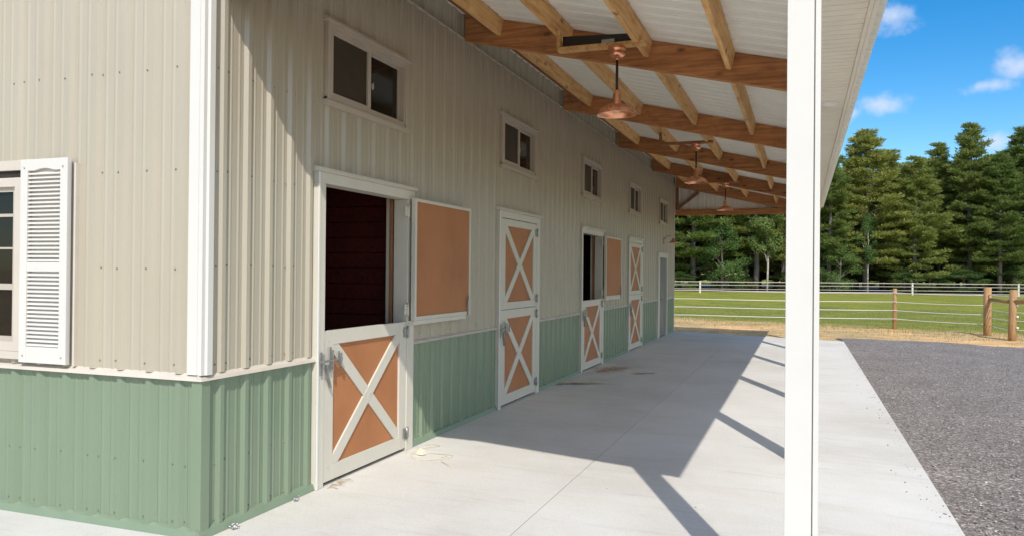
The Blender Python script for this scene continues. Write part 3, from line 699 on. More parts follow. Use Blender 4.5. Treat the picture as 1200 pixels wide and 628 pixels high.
def shutter(sa, sb, name='shutter'):
    z0, z1 = .985, 2.301; d0, d1 = .026, .058; st = .062
    b_ = MB()
    fbox(b_, sa, sa + st, d0, d1, z0, z1, 'white_vinyl'); fbox(b_, sb - st, sb, d0, d1, z0, z1, 'white_vinyl')
    zm0, zm1 = 1.575, 1.635; lo = z0 + .105; hi = z1 - .075
    fbox(b_, sa + st, sb - st, d0, d1 - .0015, z0, lo, 'white_vinyl'); fbox(b_, sa + st, sb - st, d0, d1 - .0015, zm0, zm1, 'white_vinyl')
    # top rail with a shallow arch cut in its lower edge
    n_ = 16; vs = []
    for i in range(n_ + 1):
        s = sa + st + (sb - sa - 2 * st) * i / n_; zc = hi + .014 * max(0.0, math.sin(math.pi * ((i / n_) - .22) / .56)) ** .8 * (1 if .22 < i / n_ < .78 else 0)
        vs += [(-s, -d1 + .0015, zc), (-s, -d1 + .0015, z1), (-s, -d0, zc), (-s, -d0, z1)]
    fs = []
    for i in range(n_): a = i * 4; fs += [(a, a + 1, a + 5, a + 4), (a, a + 4, a + 6, a + 2), (a + 1, a + 3, a + 7, a + 5)]
    b_.add(vs, fs, 'white_vinyl')
    fbox(b_, sa + st, sb - st, d0 - .004, d0 - .001, lo, hi + .02, 'white_vinyl')
    o = b_.build(name, barn, .0025)
    b_ = MB()
    for (a, c) in ((lo + .004, zm0 - .002), (zm1 + .004, hi)):
        k = round((c - a) / .0262); p_ = (c - a) / k
        for i in range(k):
            z = a + i * p_
            q = [(-d1 + .003, z), (-d1 + .003, z + .003), (-d0 - .010, z + p_ * .66 + .002), (-d0 - .010, z + p_ * .66 - .002)]
            xs = (-(sb - st - .0005), -(sa + st + .0005))
            vs = [(xs[0], y, zz) for y, zz in q] + [(xs[1], y, zz) for y, zz in q]
            b_.add(vs, [(0, 1, 2, 3), (7, 6, 5, 4), (0, 4, 5, 1), (1, 5, 6, 2), (2, 6, 7, 3), (3, 7, 4, 0)], 'white_vinyl')
    b_.build('louvre', o)
    for s in (sa + st * .6, sb - st * .6):
        for z in (z0 + .045, z1 - .055): b_ = MB(); b_.tube([(-s, -d1, z), (-s, -d1 - .003, z)], .007, 'win_trim', 8); b_.build('screw_cap', o)
    return o
shutter(1.026, 1.438); shutter(2.55, 2.96)
b_ = MB(); fbox(b_, .985, 1.0, .0, .03, .975, 2.27, 'beige_trim'); fbox(b_, 1.0005, 1.02, .0, .012, .975, 2.27, 'dark'); b_.build('shutter_channel', barn)

# ---- porch: posts, rafters, purlins, roof sheet, soffit
PX = 3.362; posts_y = [.124 + BAY * k for k in range(6)]; posts_y[-1] = LEN + .09
RY = [.16, 3.82, 7.47, 11.12, 14.79, 18.42]
PW = .0725
def porch_post(y):
    zb = slab_z(PX); b_ = MB()
    g = PX + .046      # seam between the two wrap pieces
    b_.box(PX - PW, g - .0025, y - PW, y + PW, zb - .01, 3.19, 'white_vinyl'); b_.box(g + .0025, PX + PW, y - PW, y + PW, zb - .01, 3.19, 'white_vinyl')
    b_.box(g - .0024, g + .0024, y - PW + .01, y + PW - .01, zb, 3.19, 'win_trim')
    return b_.build('post', barn, .003)
for y in posts_y: porch_post(y)
def slope_board(name, x0, x1, y0, y1, top, depth, mat, parent=barn, bevel=.003):
    b_ = MB()
    b_.hexa([(x0, y0, rt(x0) + top - depth), (x1, y0, rt(x1) + top - depth), (x1, y1, rt(x1) + top - depth), (x0, y1, rt(x0) + top - depth)],
            [(x0, y0, rt(x0) + top), (x1, y0, rt(x1) + top), (x1, y1, rt(x1) + top), (x0, y1, rt(x0) + top)], mat)
    return b_.build(name, parent, bevel)
for i, y in enumerate(RY):
    slope_board('rafter', .03, 3.38, y - .04, y + .04, 0, .275, 'rafter')
PXS = [.45, 1.19, 1.97, 2.74]
jr = random.Random(4)
def purlin(x, y0, y1):
    t0 = rt(x + .02); b_ = MB(); q = jr.uniform(-.006, .006)
    e = Vector((1, 0, -.233)).normalized(); nn = Vector((.233, 0, 1)).normalized(); o0 = Vector((x + q, 0, rt(x + q))); hw = .024
    def pt(a, c, yy): v_ = o0 + e * a + nn * c; return (v_.x, yy, v_.z)
    b_.hexa([pt(-hw, -.165, y0), pt(hw, -.165, y0), pt(hw, -.165, y1), pt(-hw, -.165, y1)], [pt(-hw, -.002, y0), pt(hw, -.002, y0), pt(hw, -.002, y1), pt(-hw, -.002, y1)], 'purlin')
    p = b_.build('purlin', barn, .003)
    return p
bays = [(-.155, RY[0] - .042)] + [(RY[i] + .042, RY[i + 1] - .042) for i in range(5)]
for (a, c) in bays:
    for x in PXS: purlin(x, a, c)
# galvanised hangers at the rafters
for y in RY[3:]:
    for x in PXS:
        b_ = MB(); e = Vector((1, 0, -.233)).normalized(); nn = Vector((.233, 0, 1)).normalized(); o0 = Vector((x, 0, rt(x)))
        def pt(a, c, yy): q = o0 + e * a + nn * c; return (q.x, yy, q.z)
        for (a0, a1, c0, c1) in ((-.0265, -.0245, -.17, -.09), (.0245, .0265, -.17, -.09), (-.0265, .0265, -.173, -.1705)):
            b_.hexa([pt(a0, c0, y - .095), pt(a1, c0, y - .095), pt(a1, c0, y - .043), pt(a0, c0, y - .043)], [pt(a0, c1, y - .095), pt(a1, c1, y - .095), pt(a1, c1, y - .043), pt(a0, c1, y - .043)], 'steel')
        b_.build('joist_hanger', barn)
# ledger at the wall and header over the posts
b_ = MB(); b_.hexa([(.325, .2, 4.055), (.37, .2, 4.045), (.37, LEN, 4.045), (.325, LEN, 4.055)], [(.36, .2, 4.20), (.405, .2, 4.19), (.405, LEN, 4.19), (.36, LEN, 4.20)], 'beam_y'); o = b_.build('ledger_board', barn)
b_ = MB(); b_.box(3.385, 3.425, -.155, LEN + .2, 3.21, 3.485, 'beam_y'); b_.build('header_beam', barn, .003)
# corrugated roof sheet: ribs run down the slope
def roof_sheet():
    b_ = MB(); x0, x1 = -.02, 3.875; y0, y1 = -.20, LEN + .55
    key = profile_pts(y0, y1)
    for dz, flip in ((.003, False), (.0055, True)):
        vs = []; fs = []
        for s, h in key: vs += [(x0, s, rt(x0) + h + dz), (x1, s, rt(x1) + h + dz)]
        for i in range(len(key) - 1):
            a = i * 2; fq = (a, a + 2, a + 3, a + 1) if not flip else (a, a + 1, a + 3, a + 2); fs.append(fq)
        b_.add(vs, fs, 'roof' if flip else 'ceil')
    return b_.build('roof_sheet', barn)
roof_sheet()
# eave fascia and soffit
b_ = MB(); b_.box(3.725, 3.752, -.18, LEN + .5, 3.095, 3.385, 'soffit'); b_.box(3.70, 3.7245, -.18, LEN + .5, 3.097, 3.117, 'soffit'); b_.build('fascia', barn, .002)
b_ = MB(); vs = []; fs = []; y = -.18; i = 0
pr = []
while y < LEN + .48:
    pr += [(y, 0), (y + .088, 0), (y + .091, .010), (y + .097, .010)]; y += .1
for s, h in pr: vs += [(3.426, s, 3.118 + h), (3.7, s, 3.118 + h)]
fs = [(k * 2, k * 2 + 1, k * 2 + 3, k * 2 + 2) for k in range(len(pr) - 1)]
b_.add(vs, fs, 'soffit'); b_.build('soffit', barn)
# rake boards at both ends of the porch roof
slope_board('rake_board', .0, 3.75, -.185, -.16, -.004, .22, 'soffit'); slope_board('rake_board', .0, 3.75, LEN + .5, LEN + .525, -.004, .3, 'soffit')
# gable closures: tie beam, siding, wall stud and brace
for (yy, sgn) in ((RY[-1], 1), (RY[0], -1)):
    tz = 0 if sgn > 0 else .07
    b_ = MB(); b_.box(.05, 3.29, yy - .04, yy + .04, 3.215 + tz, 3.37 + tz, 'rafter'); b_.build('tie_beam', barn, .003)
    b_ = MB(); b_.box(.035, .115, yy - .045 if sgn > 0 else yy - .035, yy + .035, 3.371, rt(.1) - .28, 'brace'); b_.build('wall_stud', barn, .003)
    b_ = MB(); b_.bar((.10, yy - .005, 3.42), (.66, yy - .005, 3.84), .07, .09, 'brace', up=(0, 1, 0)); b_.build('brace', barn, .003)
    b_ = MB(); yo = yy + sgn * .05
    pr = profile_pts(.0 if sgn > 0 else .05, 3.70); vs = []
    for s, h in pr: vs += [(s, yo + sgn * h, 3.24 + tz), (s, yo + sgn * h, rt(s) - .006)]
    b_.add(vs, [(k * 2, k * 2 + 1, k * 2 + 3, k * 2 + 2) for k in range(len(pr) - 1)], 'ceil'); b_.build('gable_siding', barn)
# lamp supports between the purlins
LAMPS = [(1.76, 3.3), (1.77, 8.95), (1.72, 14.6)]
for i, (lx, ly) in enumerate(LAMPS):
    zt = rt(1.95) - .142
    b_ = MB(); b_.box(1.20, 2.03, ly - .045, ly + .045, zt - .042, zt - .002, 'rafter' if i else 'purlin')
    b_.box(1.185, 1.225, ly - .02, ly + .02, zt - .001, rt(1.2) - .15, 'rafter' if i else 'purlin')
    o = b_.build('lamp_support', barn, .003)
    if i == 0:  # black board added to stand for the shadowed gap above the lamp board
        b_ = MB(); b_.hexa([(1.2265, ly + .05, zt), (1.925, ly + .05, zt), (1.925, ly + .07, zt), (1.2265, ly + .07, zt)], [(1.2265, ly + .05, zt + .12), (1.925, ly + .05, zt + .09), (1.925, ly + .07, zt + .09), (1.2265, ly + .07, zt + .12)], 'black'); b_.build('gap_shadow_board', o)
        b_ = MB(); b_.box(1.62, 1.74, ly - .03, ly + .045, zt, zt + .035, 'steel'); b_.build('junction_box', o, .003)
# soffit fitting
b_ = MB(); b_.lathe([(.0, -.012), (.03, -.014), (.05, -.016), (.058, -.010), (.075, -.006), (.08, .0)], (3.58, 3.75, 3.117), 'ceil', 24); b_.build('soffit_light', barn)
# wall sconce over the entry door
b_ = MB(); b_.lathe([(.0, .0), (.05, .0), (.05, .02), (.0, .02)], (0, 0, 0), 'copper', 16)
bb = MB(); bb.box(0.0, .02, 16.50, 16.62, 2.36, 2.50, 'copper'); bb.tube([(.02, 16.56, 2.46), (.10, 16.56, 2.56), (.20, 16.56, 2.57), (.26, 16.56, 2.50)], .011, 'copper', 10)
bb.lathe([(.022, .0), (.03, -.04), (.05, -.06), (.11, -.11), (.115, -.12), (.10, -.112), (.03, -.05)], (.26, 16.56, 2.50), 'copper', 24)
sc_ = bb.build('wall_lamp', barn)

# ------------------------------------------------------------------ hanging lamps
def pendant():
    root = empty('pendant_lamp')
    b_ = MB(); b_.lathe([(.0, 0), (.076, 0), (.082, -.010), (.082, -.024), (.068, -.032), (.066, -.048), (.078, -.056), (.076, -.070), (.05, -.088), (.020, -.096), (.0, -.096)], (0, 0, 0), 'copper', 32); b_.build('canopy', root)
    b_ = MB(); b_.tube([(0, 0, -.09), (0, 0, -.40)], .0125, 'black', 14); b_.tube([(0, 0, -.094), (0, 0, -.115)], .017, 'copper', 14); b_.build('stem', root)
    b_ = MB(); b_.lathe([(.0, -.385), (.016, -.385), (.022, -.40), (.030, -.415), (.036, -.44), (.038, -.50), (.042, -.515), (.040, -.525), (.0, -.525)], (0, 0, 0), 'copper', 32); b_.build('socket_cup', root)
    out = [(.040, -.518), (.055, -.522), (.085, -.53), (.12, -.545), (.15, -.567), (.170, -.592), (.176, -.606), (.182, -.612), (.182, -.618)]
    inn = [(.178, -.618), (.172, -.608), (.165, -.593), (.146, -.571), (.117, -.549), (.083, -.534), (.05, -.527), (.0, -.526)]
    b_ = MB(); b_.lathe(out + inn, (0, 0, 0), 'copper', 48); sh = b_.build('lamp_shade', root)
    b_ = MB(); b_.lathe([(.0, -.60), (.018, -.597), (.029, -.582), (.03, -.568), (.018, -.545), (.015, -.527)], (0, 0, 0), 'white', 20); b_.build('bulb', root)
    return root
pl = pendant(); zl = rt(1.95) - .142 - .042
lbs = ['copper pendant lamp with black stem nearest the camera, hung in front of the first rafter', 'middle copper pendant lamp hanging under the porch between the second and third rafters', 'smallest and farthest copper pendant lamp near the far end of the porch']
for i, (x, y) in enumerate(LAMPS):
    o = pl if i == 0 else copy_tree(pl)
    o.location = (x, y, zl); tag(o, lbs[i], 'lamp', 'copper pendant lamps under the porch roof')

# ------------------------------------------------------------------ small things on the slab
b_ = MB(); r_ = random.Random(2); pts = []
for i in range(60):
    t_ = i / 59 * 2 * math.pi * 1.55; rr_ = .15 + .03 * math.sin(3 * t_); pts.append((.26 + rr_ * 1.2 * math.cos(t_) + .0015 * i, 2.42 + rr_ * .85 * math.sin(t_) + .02 * math.sin(2 * t_), slab_z(.3) + .006 + .004 * math.sin(5 * t_)))
b_.tube(pts, .0028, 'twine', 6)
b_.tube([(.12, 2.60, .004), (.19, 2.72, .003), (.25, 2.80, .002), (.18, 2.86, .003), (.11, 2.78, .004)], .0028, 'twine', 6)
b_.tube([(.5, 2.3, slab_z(.5) + .004), (.62, 2.2, slab_z(.62) + .004), (.71, 2.08, slab_z(.7) + .004)], .0025, 'twine', 6)
tw = b_.build('twine'); tag(tw, 'loose loop of pale twine lying on the slab beside the nearest stall door', 'twine')
b_ = MB(); b_.hexa([(.20, 2.42, .0), (.27, 2.40, .0), (.28, 2.46, .0), (.21, 2.48, .0)], [(.205, 2.425, .03), (.262, 2.408, .042), (.27, 2.455, .036), (.215, 2.474, .045)], 'paper'); b_.build('tag', tw, .003)
def hay(name, cx, cy, sx, sy, nn, lab, ang=0):
    r_ = random.Random(hash(name + str(cx)) % 1000 if False else int(cx * 100 + cy * 10)); b_ = MB()
    for i in range(nn):
        u, v_ = r_.gauss(0, .45), r_.gauss(0, .45)
        x = cx + u * sx * math.cos(ang) - v_ * sy * math.sin(ang); y = cy + u * sx * math.sin(ang) + v_ * sy * math.cos(ang)
        if x < .07: x = .07 + r_.random() * .1
        a = r_.uniform(0, 3.14); l_ = r_.uniform(.015, .06); z = slab_z(x) + .003 + r_.random() ** 2 * .012
        p = Vector((x, y, z)); d_ = Vector((math.cos(a), math.sin(a), r_.uniform(-.05, .1))) * l_; w_ = Vector((-math.sin(a), math.cos(a), 0)) * .0022
        b_.add([p - d_ - w_, p - d_ + w_, p + d_ + w_, p + d_ - w_], [(0, 1, 2, 3)], 'hay')
    o = b_.build('hay_scraps'); tag(o, lab, 'hay', kind='stuff'); return o
hay('a', .30, 7.30, .10, .42, 330, 'thin streak of brown hay scraps on the slab before the third stall door', -.9)
hay('b', .36, 9.15, .22, .8, 620, 'scattered brown hay scraps at the foot of the third stall door', -.2)
hay('c', .95, 9.0, .06, .25, 110, 'small patch of hay scraps out on the shaded slab', -.9)
hay('d', .10, 1.35, .05, .22, 26, 'few tan hay stalks under the nearest stall door', 0)
for i, (x, y) in enumerate(((.075, .22), (.075, .86))):
    b_ = MB(); r_ = random.Random(i + 5)
    b_.tube([(x, y, 0), (x, y, .02)], .012, 'foil', 8)
    for j in range(7):
        a = r_.uniform(0, 6.28); p = Vector((x + .018 * math.cos(a), y + .022 * math.sin(a), r_.uniform(.006, .03)))
        b_.tube([p, p + Vector((r_.uniform(-.02, .02), r_.uniform(-.025, .025), r_.uniform(-.008, .014)))], [.007, .004], 'foil', 5)
    o = b_.build('foil_scrap')
    tag(o, ['small crumpled silver scrap at the base trim right by the barn corner', 'small crumpled silver scrap at the base trim just left of the nearest stall door'][i], 'scrap', 'silver scraps along the base trim')

# ------------------------------------------------------------------ near fence
nf = empty('wire_fence', (6.26, 25.1, gz(0, 25)))
tag(nf, 'near paddock fence of brown wood posts and thick white wires at the field edge', 'fence')
NFP = [(-24, 21.2), (-15, 22.5), (-7.2, 23.4), (-.2, 24.15), (6.24, 25.1), (8.56, 23.25)]
def fpost(x, y, h, r, name='post', parent=nf, lean=0):
    z = gz(x, y) - .3; o_ = parent.location; b_ = MB()
    b_.tube([(0, 0, 0), (lean * .5, 0, (h + .3) * .5), (lean, 0, h + .285), (lean, 0, h + .3)], [r * 1.05, r, r * .97, r * .85], 'fence_wood', 16)
    o = b_.build(name, parent, 0, (x - o_.x, y - o_.y, z - o_.z)); return o
for i, (x, y) in enumerate(NFP[:-1]):
    if i == 3: continue
    fpost(x, y, 1.33, .066)
fpost(8.56, 23.25, 1.44, .108)
fpost(8.78, 21.35, 1.40, .10, lean=.04)
fpost(12.6, 18.6, 1.4, .085)
# brace rails
o_ = nf.location
def rail(a, c, r):
    b_ = MB(); va, vc = Vector(a), Vector(c); ln = (vc - va).length
    b_.tube([(0, 0, 0), (ln, 0, 0)], r, 'fence_rail', 12)
    o = b_.build('rail', nf, 0, va - o_); o.rotation_euler = (vc - va).to_track_quat('X', 'Z').to_euler(); return o
g0 = gz(0, 23)
rail((8.60, 23.2, g0 + 1.08), (8.80, 21.4, g0 + 1.06), .05); rail((8.83, 21.3, g0 + 1.08), (12.58, 18.65, g0 + 1.1), .06)
def wire(pts, r=.011, parent=nf, mat='white'):
    b_ = MB(); o_ = parent.location; pp = []
    for a, c in zip(pts, pts[1:]):
        a, c = Vector(a), Vector(c); n_ = 6
        for i in range(n_): t_ = i / n_; pp.append(a.lerp(c, t_) - Vector((0, 0, .02 * 4 * t_ * (1 - t_))) - o_)
    pp.append(Vector(pts[-1]) - o_)
    b_.tube(pp, r, mat, 6); return b_.build('wire', parent)
for h in (.34, .62, .90, 1.20):
    wire([(x, y - .08, gz(x, y) + h) for x, y in NFP])
for h in (.30, .55, .78, 1.0, 1.22):
    wire([(8.60, 23.14, g0 + h), (8.86, 21.30, g0 + h), (12.66, 18.5, g0 + h), (18, 13.5, g0 + h)])
for h in (.36, .66, .98):
    b_ = MB(); b_.lathe([(.0, -.03), (.03, -.025), (.035, .0), (.03, .025), (.0, .03)], (0, 0, 0), 'white', 12); b_.build('insulator', nf, 0, Vector((8.895, 21.27, g0 + h)) - o_)
# ------------------------------------------------------------------ far fence
ff = empty('rail_fence', cpos(90, 26, gz(0, 100)))
tag(ff, 'far pale rail fence running along the foot of the pine trees', 'fence')
zf = gz(0, 100); o_ = ff.location
lats = [-17.5 + 11.9 * k for k in range(11)]   # visible posts at 878, 990, 1113 px
pts = []
for k, lat in enumerate(lats):
    lat = lat + .0; p = Vector(cpos(88.5, lat + 2.9, zf)); pts.append(p)
    b_ = MB(); b_.box(-.085, .085, -.085, .085, -.2, 1.42, 'cream'); o = b_.build('post', ff, 0, p - o_); o.rotation_euler.z = R_(20.2)
for h in (.54, .97, 1.33):
    b_ = MB()
    for a, c in zip(pts, pts[1:]):
        b_.bar(a + Vector((0, -.1, h)) - o_, c + Vector((0, -.1, h)) - o_, .03, .075 if h > 1.1 else .055, 'win_trim')
    b_.build('rail', ff)

# ------------------------------------------------------------------ trees
def pine_mesh(seed, H, rad, base, dens=1.0):
    rg = np.random.default_rng(seed); rd = random.Random(seed)
    tb = MB(); npt = 9; pts = [(rd.uniform(-.12, .12) * i / 4, rd.uniform(-.12, .12) * i / 4, H * i / (npt - 1)) for i in range(npt)]
    tb.tube(pts, [.27 * (1 - i / (npt - 1)) ** .8 * (H / 20) + .02 for i in range(npt)], 'bark', 8)
    cl = []   # clump centres: (pos, outward dir, size)
    z = H * base; k = 0
    while z < H * .985:
        f = (z - H * base) / (H * (1 - base))
        prof = min(1, .62 + f * 1.6) * (1.02 - f) ** .78 * 1.15
        nb = rd.choice([4, 5, 6]) if f < .85 else 4
        a0 = rd.uniform(0, 6.28)
        for j in range(nb):
            if rd.random() < .10: continue
            a = a0 + j * 6.283 / nb + rd.uniform(-.35, .35)
            Lb = rad * prof * rd.choice([.5, .75, .9, 1.0, 1.2]) ; Lb = max(Lb, .35)
            d = Vector((math.cos(a), math.sin(a), 0)); rise = rd.uniform(-.04, .22) + f * .45
            p0 = Vector((0, 0, z)); p1 = p0 + d * Lb * .55 + Vector((0, 0, rise * Lb * .35)); p2 = p0 + d * Lb + Vector((0, 0, rise * Lb))
            if Lb > .9: tb.tube([p0, p1, p2], [.055, .035, .012], 'bark', 4, False)
            n_c = max(2, int(Lb * 3.0))
            for q in range(n_c):
                t_ = .30 + .72 * (q + rd.random()) / n_c
                p = (p0.lerp(p1, t_ * 2) if t_ < .5 else p1.lerp(p2, (t_ - .5) * 2))
                side = Vector((-d.y, d.x, 0)) * rd.gauss(0, .32) * Lb * .55 * (1.15 - .5 * t_)
                cl.append((p + side + Vector((0, 0, rd.uniform(-.05, .16))), d, rd.uniform(.32, .68)))
        z += rd.uniform(.55, 1.15) * (1 if f < .65 else .6); k += 1
    # bare dead branches below the crown
    for i in range(22):
        zz = rd.uniform(H * .08, H * (base + .12)); a = rd.uniform(0, 6.28); Lb = rd.uniform(.6, 1.9)
        tb.tube([(0, 0, zz), (math.cos(a) * Lb * .6, math.sin(a) * Lb * .6, zz + rd.uniform(-.1, .1)), (math.cos(a) * Lb, math.sin(a) * Lb, zz - rd.uniform(.05, .5))], [.03, .02, .008], 'bark', 4, False)
    C = np.array([tuple(c[0]) for c in cl]); Dv = np.array([tuple(c[1]) for c in cl]); S = np.array([c[2] for c in cl])
    nt_ = int(72 * dens); n_ = len(C) * nt_
    C = np.repeat(C, nt_, 0); Dv = np.repeat(Dv, nt_, 0); S = np.repeat(S, nt_)
    off = rg.normal(0, 1, (n_, 3)); off /= np.linalg.norm(off, axis=1)[:, None] + 1e-9; off *= (rg.random(n_) ** .5)[:, None]
    off[:, 2] *= .33
    Pp = C + off * S[:, None] * 1.15
    dr = Dv * .5 + off * .8 + rg.normal(0, .45, (n_, 3)) + np.array([0, 0, .55]); dr /= np.linalg.norm(dr, axis=1)[:, None]
    sd_ = np.cross(dr, rg.normal(0, 1, (n_, 3))); sd_ /= np.linalg.norm(sd_, axis=1)[:, None] + 1e-9
    ln = .20 + rg.random(n_) * .24; wd_ = .026 + rg.random(n_) * .03
    A = Pp - sd_ * wd_[:, None]; B = Pp + sd_ * wd_[:, None]; Cc = Pp + dr * ln[:, None] + sd_ * (wd_ * .5)[:, None]; Dd = Pp + dr * ln[:, None] - sd_ * (wd_ * .5)[:, None]
    V = np.stack([A, B, Cc, Dd], 1).reshape(-1, 3); F = np.arange(n_ * 4).reshape(-1, 4)
    return tb, V, F
def broad_mesh(seed, H, rad, base, trunkmat='bark', nl=14000):
    rg = np.random.default_rng(seed); rd = random.Random(seed); tb = MB()
    tops = []
    tb.tube([(0, 0, 0), (.1, .05, H * .3), (-.05, .1, H * .6), (0, 0, H * .85)], [.16, .13, .08, .03], trunkmat, 8)
    for i in range(34):
        a = rd.uniform(0, 6.28); f = rd.random(); z = H * (base + (1 - base) * f); rr_ = rad * math.sin(math.pi * min(1, .18 + f * .8)) * rd.uniform(.35, 1.0)
        p = Vector((math.cos(a) * rr_, math.sin(a) * rr_, z)); tops.append((p, rd.uniform(.5, 1.0) * rad * .34))
        tb.tube([(0, 0, max(.3, z - rr_ * .9)), p * .5 + Vector((0, 0, (z - rr_ * .5) * .5)), p], [.05, .03, .01], trunkmat, 4, False)
    idx = rg.integers(0, len(tops), nl); C = np.array([tuple(t_[0]) for t_ in tops])[idx]; S = np.array([t_[1] for t_ in tops])[idx]
    off = rg.normal(0, 1, (nl, 3)); off /= np.linalg.norm(off, axis=1)[:, None]; off *= (rg.random(nl) ** .45)[:, None]; off[:, 2] *= .75
    Pp = C + off * S[:, None] * 1.25; nn = off + rg.normal(0, .5, (nl, 3)) + np.array([0, 0, .6]); nn /= np.linalg.norm(nn, axis=1)[:, None]
    u = np.cross(nn, rg.normal(0, 1, (nl, 3))); u /= np.linalg.norm(u, axis=1)[:, None]; w_ = np.cross(nn, u); s = (.06 + rg.random(nl) * .07)[:, None]
    V = np.stack([Pp - u * s, Pp - w_ * s * .6, Pp + u * s, Pp + w_ * s * .6], 1).reshape(-1, 3)
    return tb, V, np.arange(nl * 4).reshape(-1, 4)
def tree_proto(name, data, mat, loc):
    tb, V, F = data; root = empty(name, loc); tb.build('trunk', root); np_mesh('crown', V, F, mat, root); return root
def place_tree(proto_used, proto, loc, s, sz, rz):
    o = proto if not proto_used else copy_tree(proto)
    o.location = loc; o.scale = (s, s, sz); o.rotation_euler.z = rz; return o
PR = [tree_proto('pine_tree', pine_mesh(21, 20, 4.6, .18), 'needles', (0, 0, 0)),
      tree_proto('pine_tree', pine_mesh(22, 20, 4.0, .14), 'needles', (0, 0, 0)),
      tree_proto('pine_tree', pine_mesh(23, 20, 4.8, .24), 'needles', (0, 0, 0)),
      tree_proto('pine_tree', pine_mesh(24, 20, 4.6, .12), 'needles', (0, 0, 0)),
      tree_proto('pine_tree', pine_mesh(25, 20, 3.8, .08), 'needles', (0, 0, 0))]
used = [False] * 5
HOR = lambda u: 319.1 + (u - 600) * .00904
tr = random.Random(9)
def pine_at(u, vtop, d, var, label, group=None, sxy=1.0, rz=None):
    lat = (u - 600) / FPX * d; H = (HOR(u) - vtop) / FPX * d + 1.6 - gz(0, 120)
    p = cpos(d, lat, gz(0, 120) - .1); sz = H / 20
    o = place_tree(used[var], PR[var], p, sz * sxy, sz, tr.uniform(0, 6.28) if rz is None else rz); used[var] = True
    tag(o, label, 'tree', group); return o
GR = 'pine trees in the front row beyond the far fence'
front = [(812, 120, 103, 3, 'broad pine seen through the porch close to the far barn corner', 1.15), (838, 105, 108, 1, 'tall pine behind the leafy tree seen through the far porch opening', 1.1),
         (886, 125, 103, 2, 'pine with a pale bare lower trunk seen at the right side of the porch opening', 1.1), (918, 140, 106, 0, 'pine seen through the porch opening just left of the white post', 1.1),
         (972, 168, 101, 1, 'pine whose top is cut by the porch eave, just right of the white post', 1.05),
         (1014, 152, 103, 0, 'tall wide pine standing right beside the porch eave', 1.2), (1072, 182, 101, 3, 'lower rounded yellow green pine between two taller pines', 1.15),
         (1100, 166, 108, 4, 'slim pine behind, just left of the tallest dark pine', 1.1), (1136, 143, 104, 1, 'tallest dark pine with a pointed dense top', 1.0), (1172, 180, 101, 2, 'pine with bare grey lower branches right of the tallest pine', 1.1),
         (1201, 148, 105, 0, 'tall pine cut by the right edge of the photo', 1.1)]
for (u, vt, d, var, lab, sxy) in front: pine_at(u, vt, d, var, lab, GR, sxy)
for i, u in enumerate((1250, 1300, 1345, 1400, 700, 740, 640)):
    pine_at(u, (165, 150, 175, 155, 160, 150, 165)[i], 103, (3, 1, 0, 2, 0, 2, 1)[i], 'dark pine filling in the woodland behind the front row of pines', 'pines deeper in the wood', 1.1)
i = 0
for (d, st_, v0) in ((113, 34, 182), (121, 36, 186), (131, 40, 186)):
    u = 640 + i * 7
    while u < 1400:
        pine_at(u, v0 + tr.uniform(-12, 16), d + tr.uniform(-2, 2), tr.choice([0, 1, 2, 3, 4, 4]), 'dark pine filling in the woodland behind the front row of pines', 'pines deeper in the wood', 1.25)
        u += st_ * tr.uniform(.8, 1.2)
    i += 1
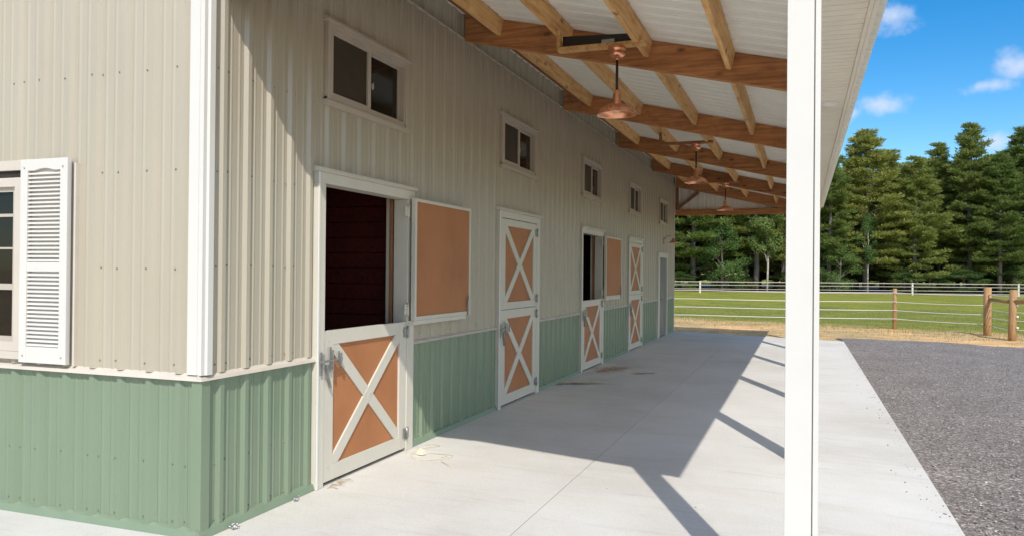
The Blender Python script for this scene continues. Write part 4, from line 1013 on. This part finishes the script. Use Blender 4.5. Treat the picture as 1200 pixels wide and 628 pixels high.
# leafy trees and undergrowth
bp = [tree_proto('leafy_tree', broad_mesh(31, 10, 3.4, .12, 'bark'), 'leaves', (0, 0, 0)), tree_proto('leafy_tree', broad_mesh(32, 10, 2.8, .45, 'pale_bark', 20000), 'leaves', (0, 0, 0))]
bu = [False, False]
def leafy_at(u, vtop, d, var, label, group, sxy=1.0, name=None):
    lat = (u - 600) / FPX * d; H = (HOR(u) - vtop) / FPX * d + 1.6 - gz(0, 120); sz = H / 10
    o = place_tree(bu[var], bp[var], cpos(d, lat, gz(0, 120) - .05), sz * sxy, sz, tr.uniform(0, 6.28)); bu[var] = True
    if name: o.name = name
    tag(o, label, 'tree' if not name else 'bush', group)
LG = 'leafy trees at the edge of the pines'
leafy_at(846, 262, 99.5, 0, 'rounded light green leafy tree in the middle of the porch opening', LG, 1.25)
leafy_at(985, 290, 99, 0, 'low light green leafy tree just right of the white porch post', LG, 1.5)
leafy_at(899, 235, 100, 1, 'leafy tree with a white trunk left of the white porch post', LG, .8)
leafy_at(1017, 255, 100.5, 1, 'thin leafy tree with a pale trunk by the far fence, right of the eave', LG, .6)
for i, (u, vt, s) in enumerate(((800, 318, 3.0), (870, 322, 3), (920, 318, 3), (1060, 315, 3), (1090, 318, 3), (1160, 320, 3), (1190, 312, 3), (1215, 316, 3), (1040, 312, 2.6), (1130, 316, 3), (1260, 310, 3), (945, 308, 3))):
    leafy_at(u, vt, 101 + (i % 3) * 2.5, 0, 'low green undergrowth bush at the foot of the pines', 'undergrowth bushes below the pines', s, 'bush')

# ------------------------------------------------------------------ grass tufts and weeds near the fence
rg = np.random.default_rng(8); NG = 70000
gx_ = rg.uniform(-3, 16, NG); gy_ = 19.0 + rg.random(NG) ** 1.3 * 26
dl = gy_ - 26.6 + .42 * gx_
pk = np.where(dl > -1, 1.0, np.where(dl > -3, .35, .07)); pk *= (np.sin(gx_ * 2.1 + np.sin(gy_ * 1.7) * 2) * .3 + .75)
ok = (rg.random(NG) < pk) & ~((gx_ < 4.6) & (gy_ < 19)); gx_, gy_ = gx_[ok], gy_[ok]; n_ = len(gx_)
gh = .03 + rg.random(n_) ** 2 * .07; ga = rg.random(n_) * 6.28; lx_, ly_ = rg.normal(0, .025, n_), rg.normal(0, .025, n_)
zz = np.array([gz(x, y) for x, y in zip(gx_, gy_)])
gw = .006
A = np.stack([gx_ - np.cos(ga) * gw, gy_ - np.sin(ga) * gw, zz - .01], 1); B = np.stack([gx_ + np.cos(ga) * gw, gy_ + np.sin(ga) * gw, zz - .01], 1); C_ = np.stack([gx_ + lx_, gy_ + ly_, zz + gh], 1)
tag(np_mesh('grass', np.stack([A, B, C_], 1).reshape(-1, 3), np.arange(n_ * 3).reshape(-1, 3), 'grass'), 'short green and straw coloured grass growing round the near fence', 'grass', kind='stuff')
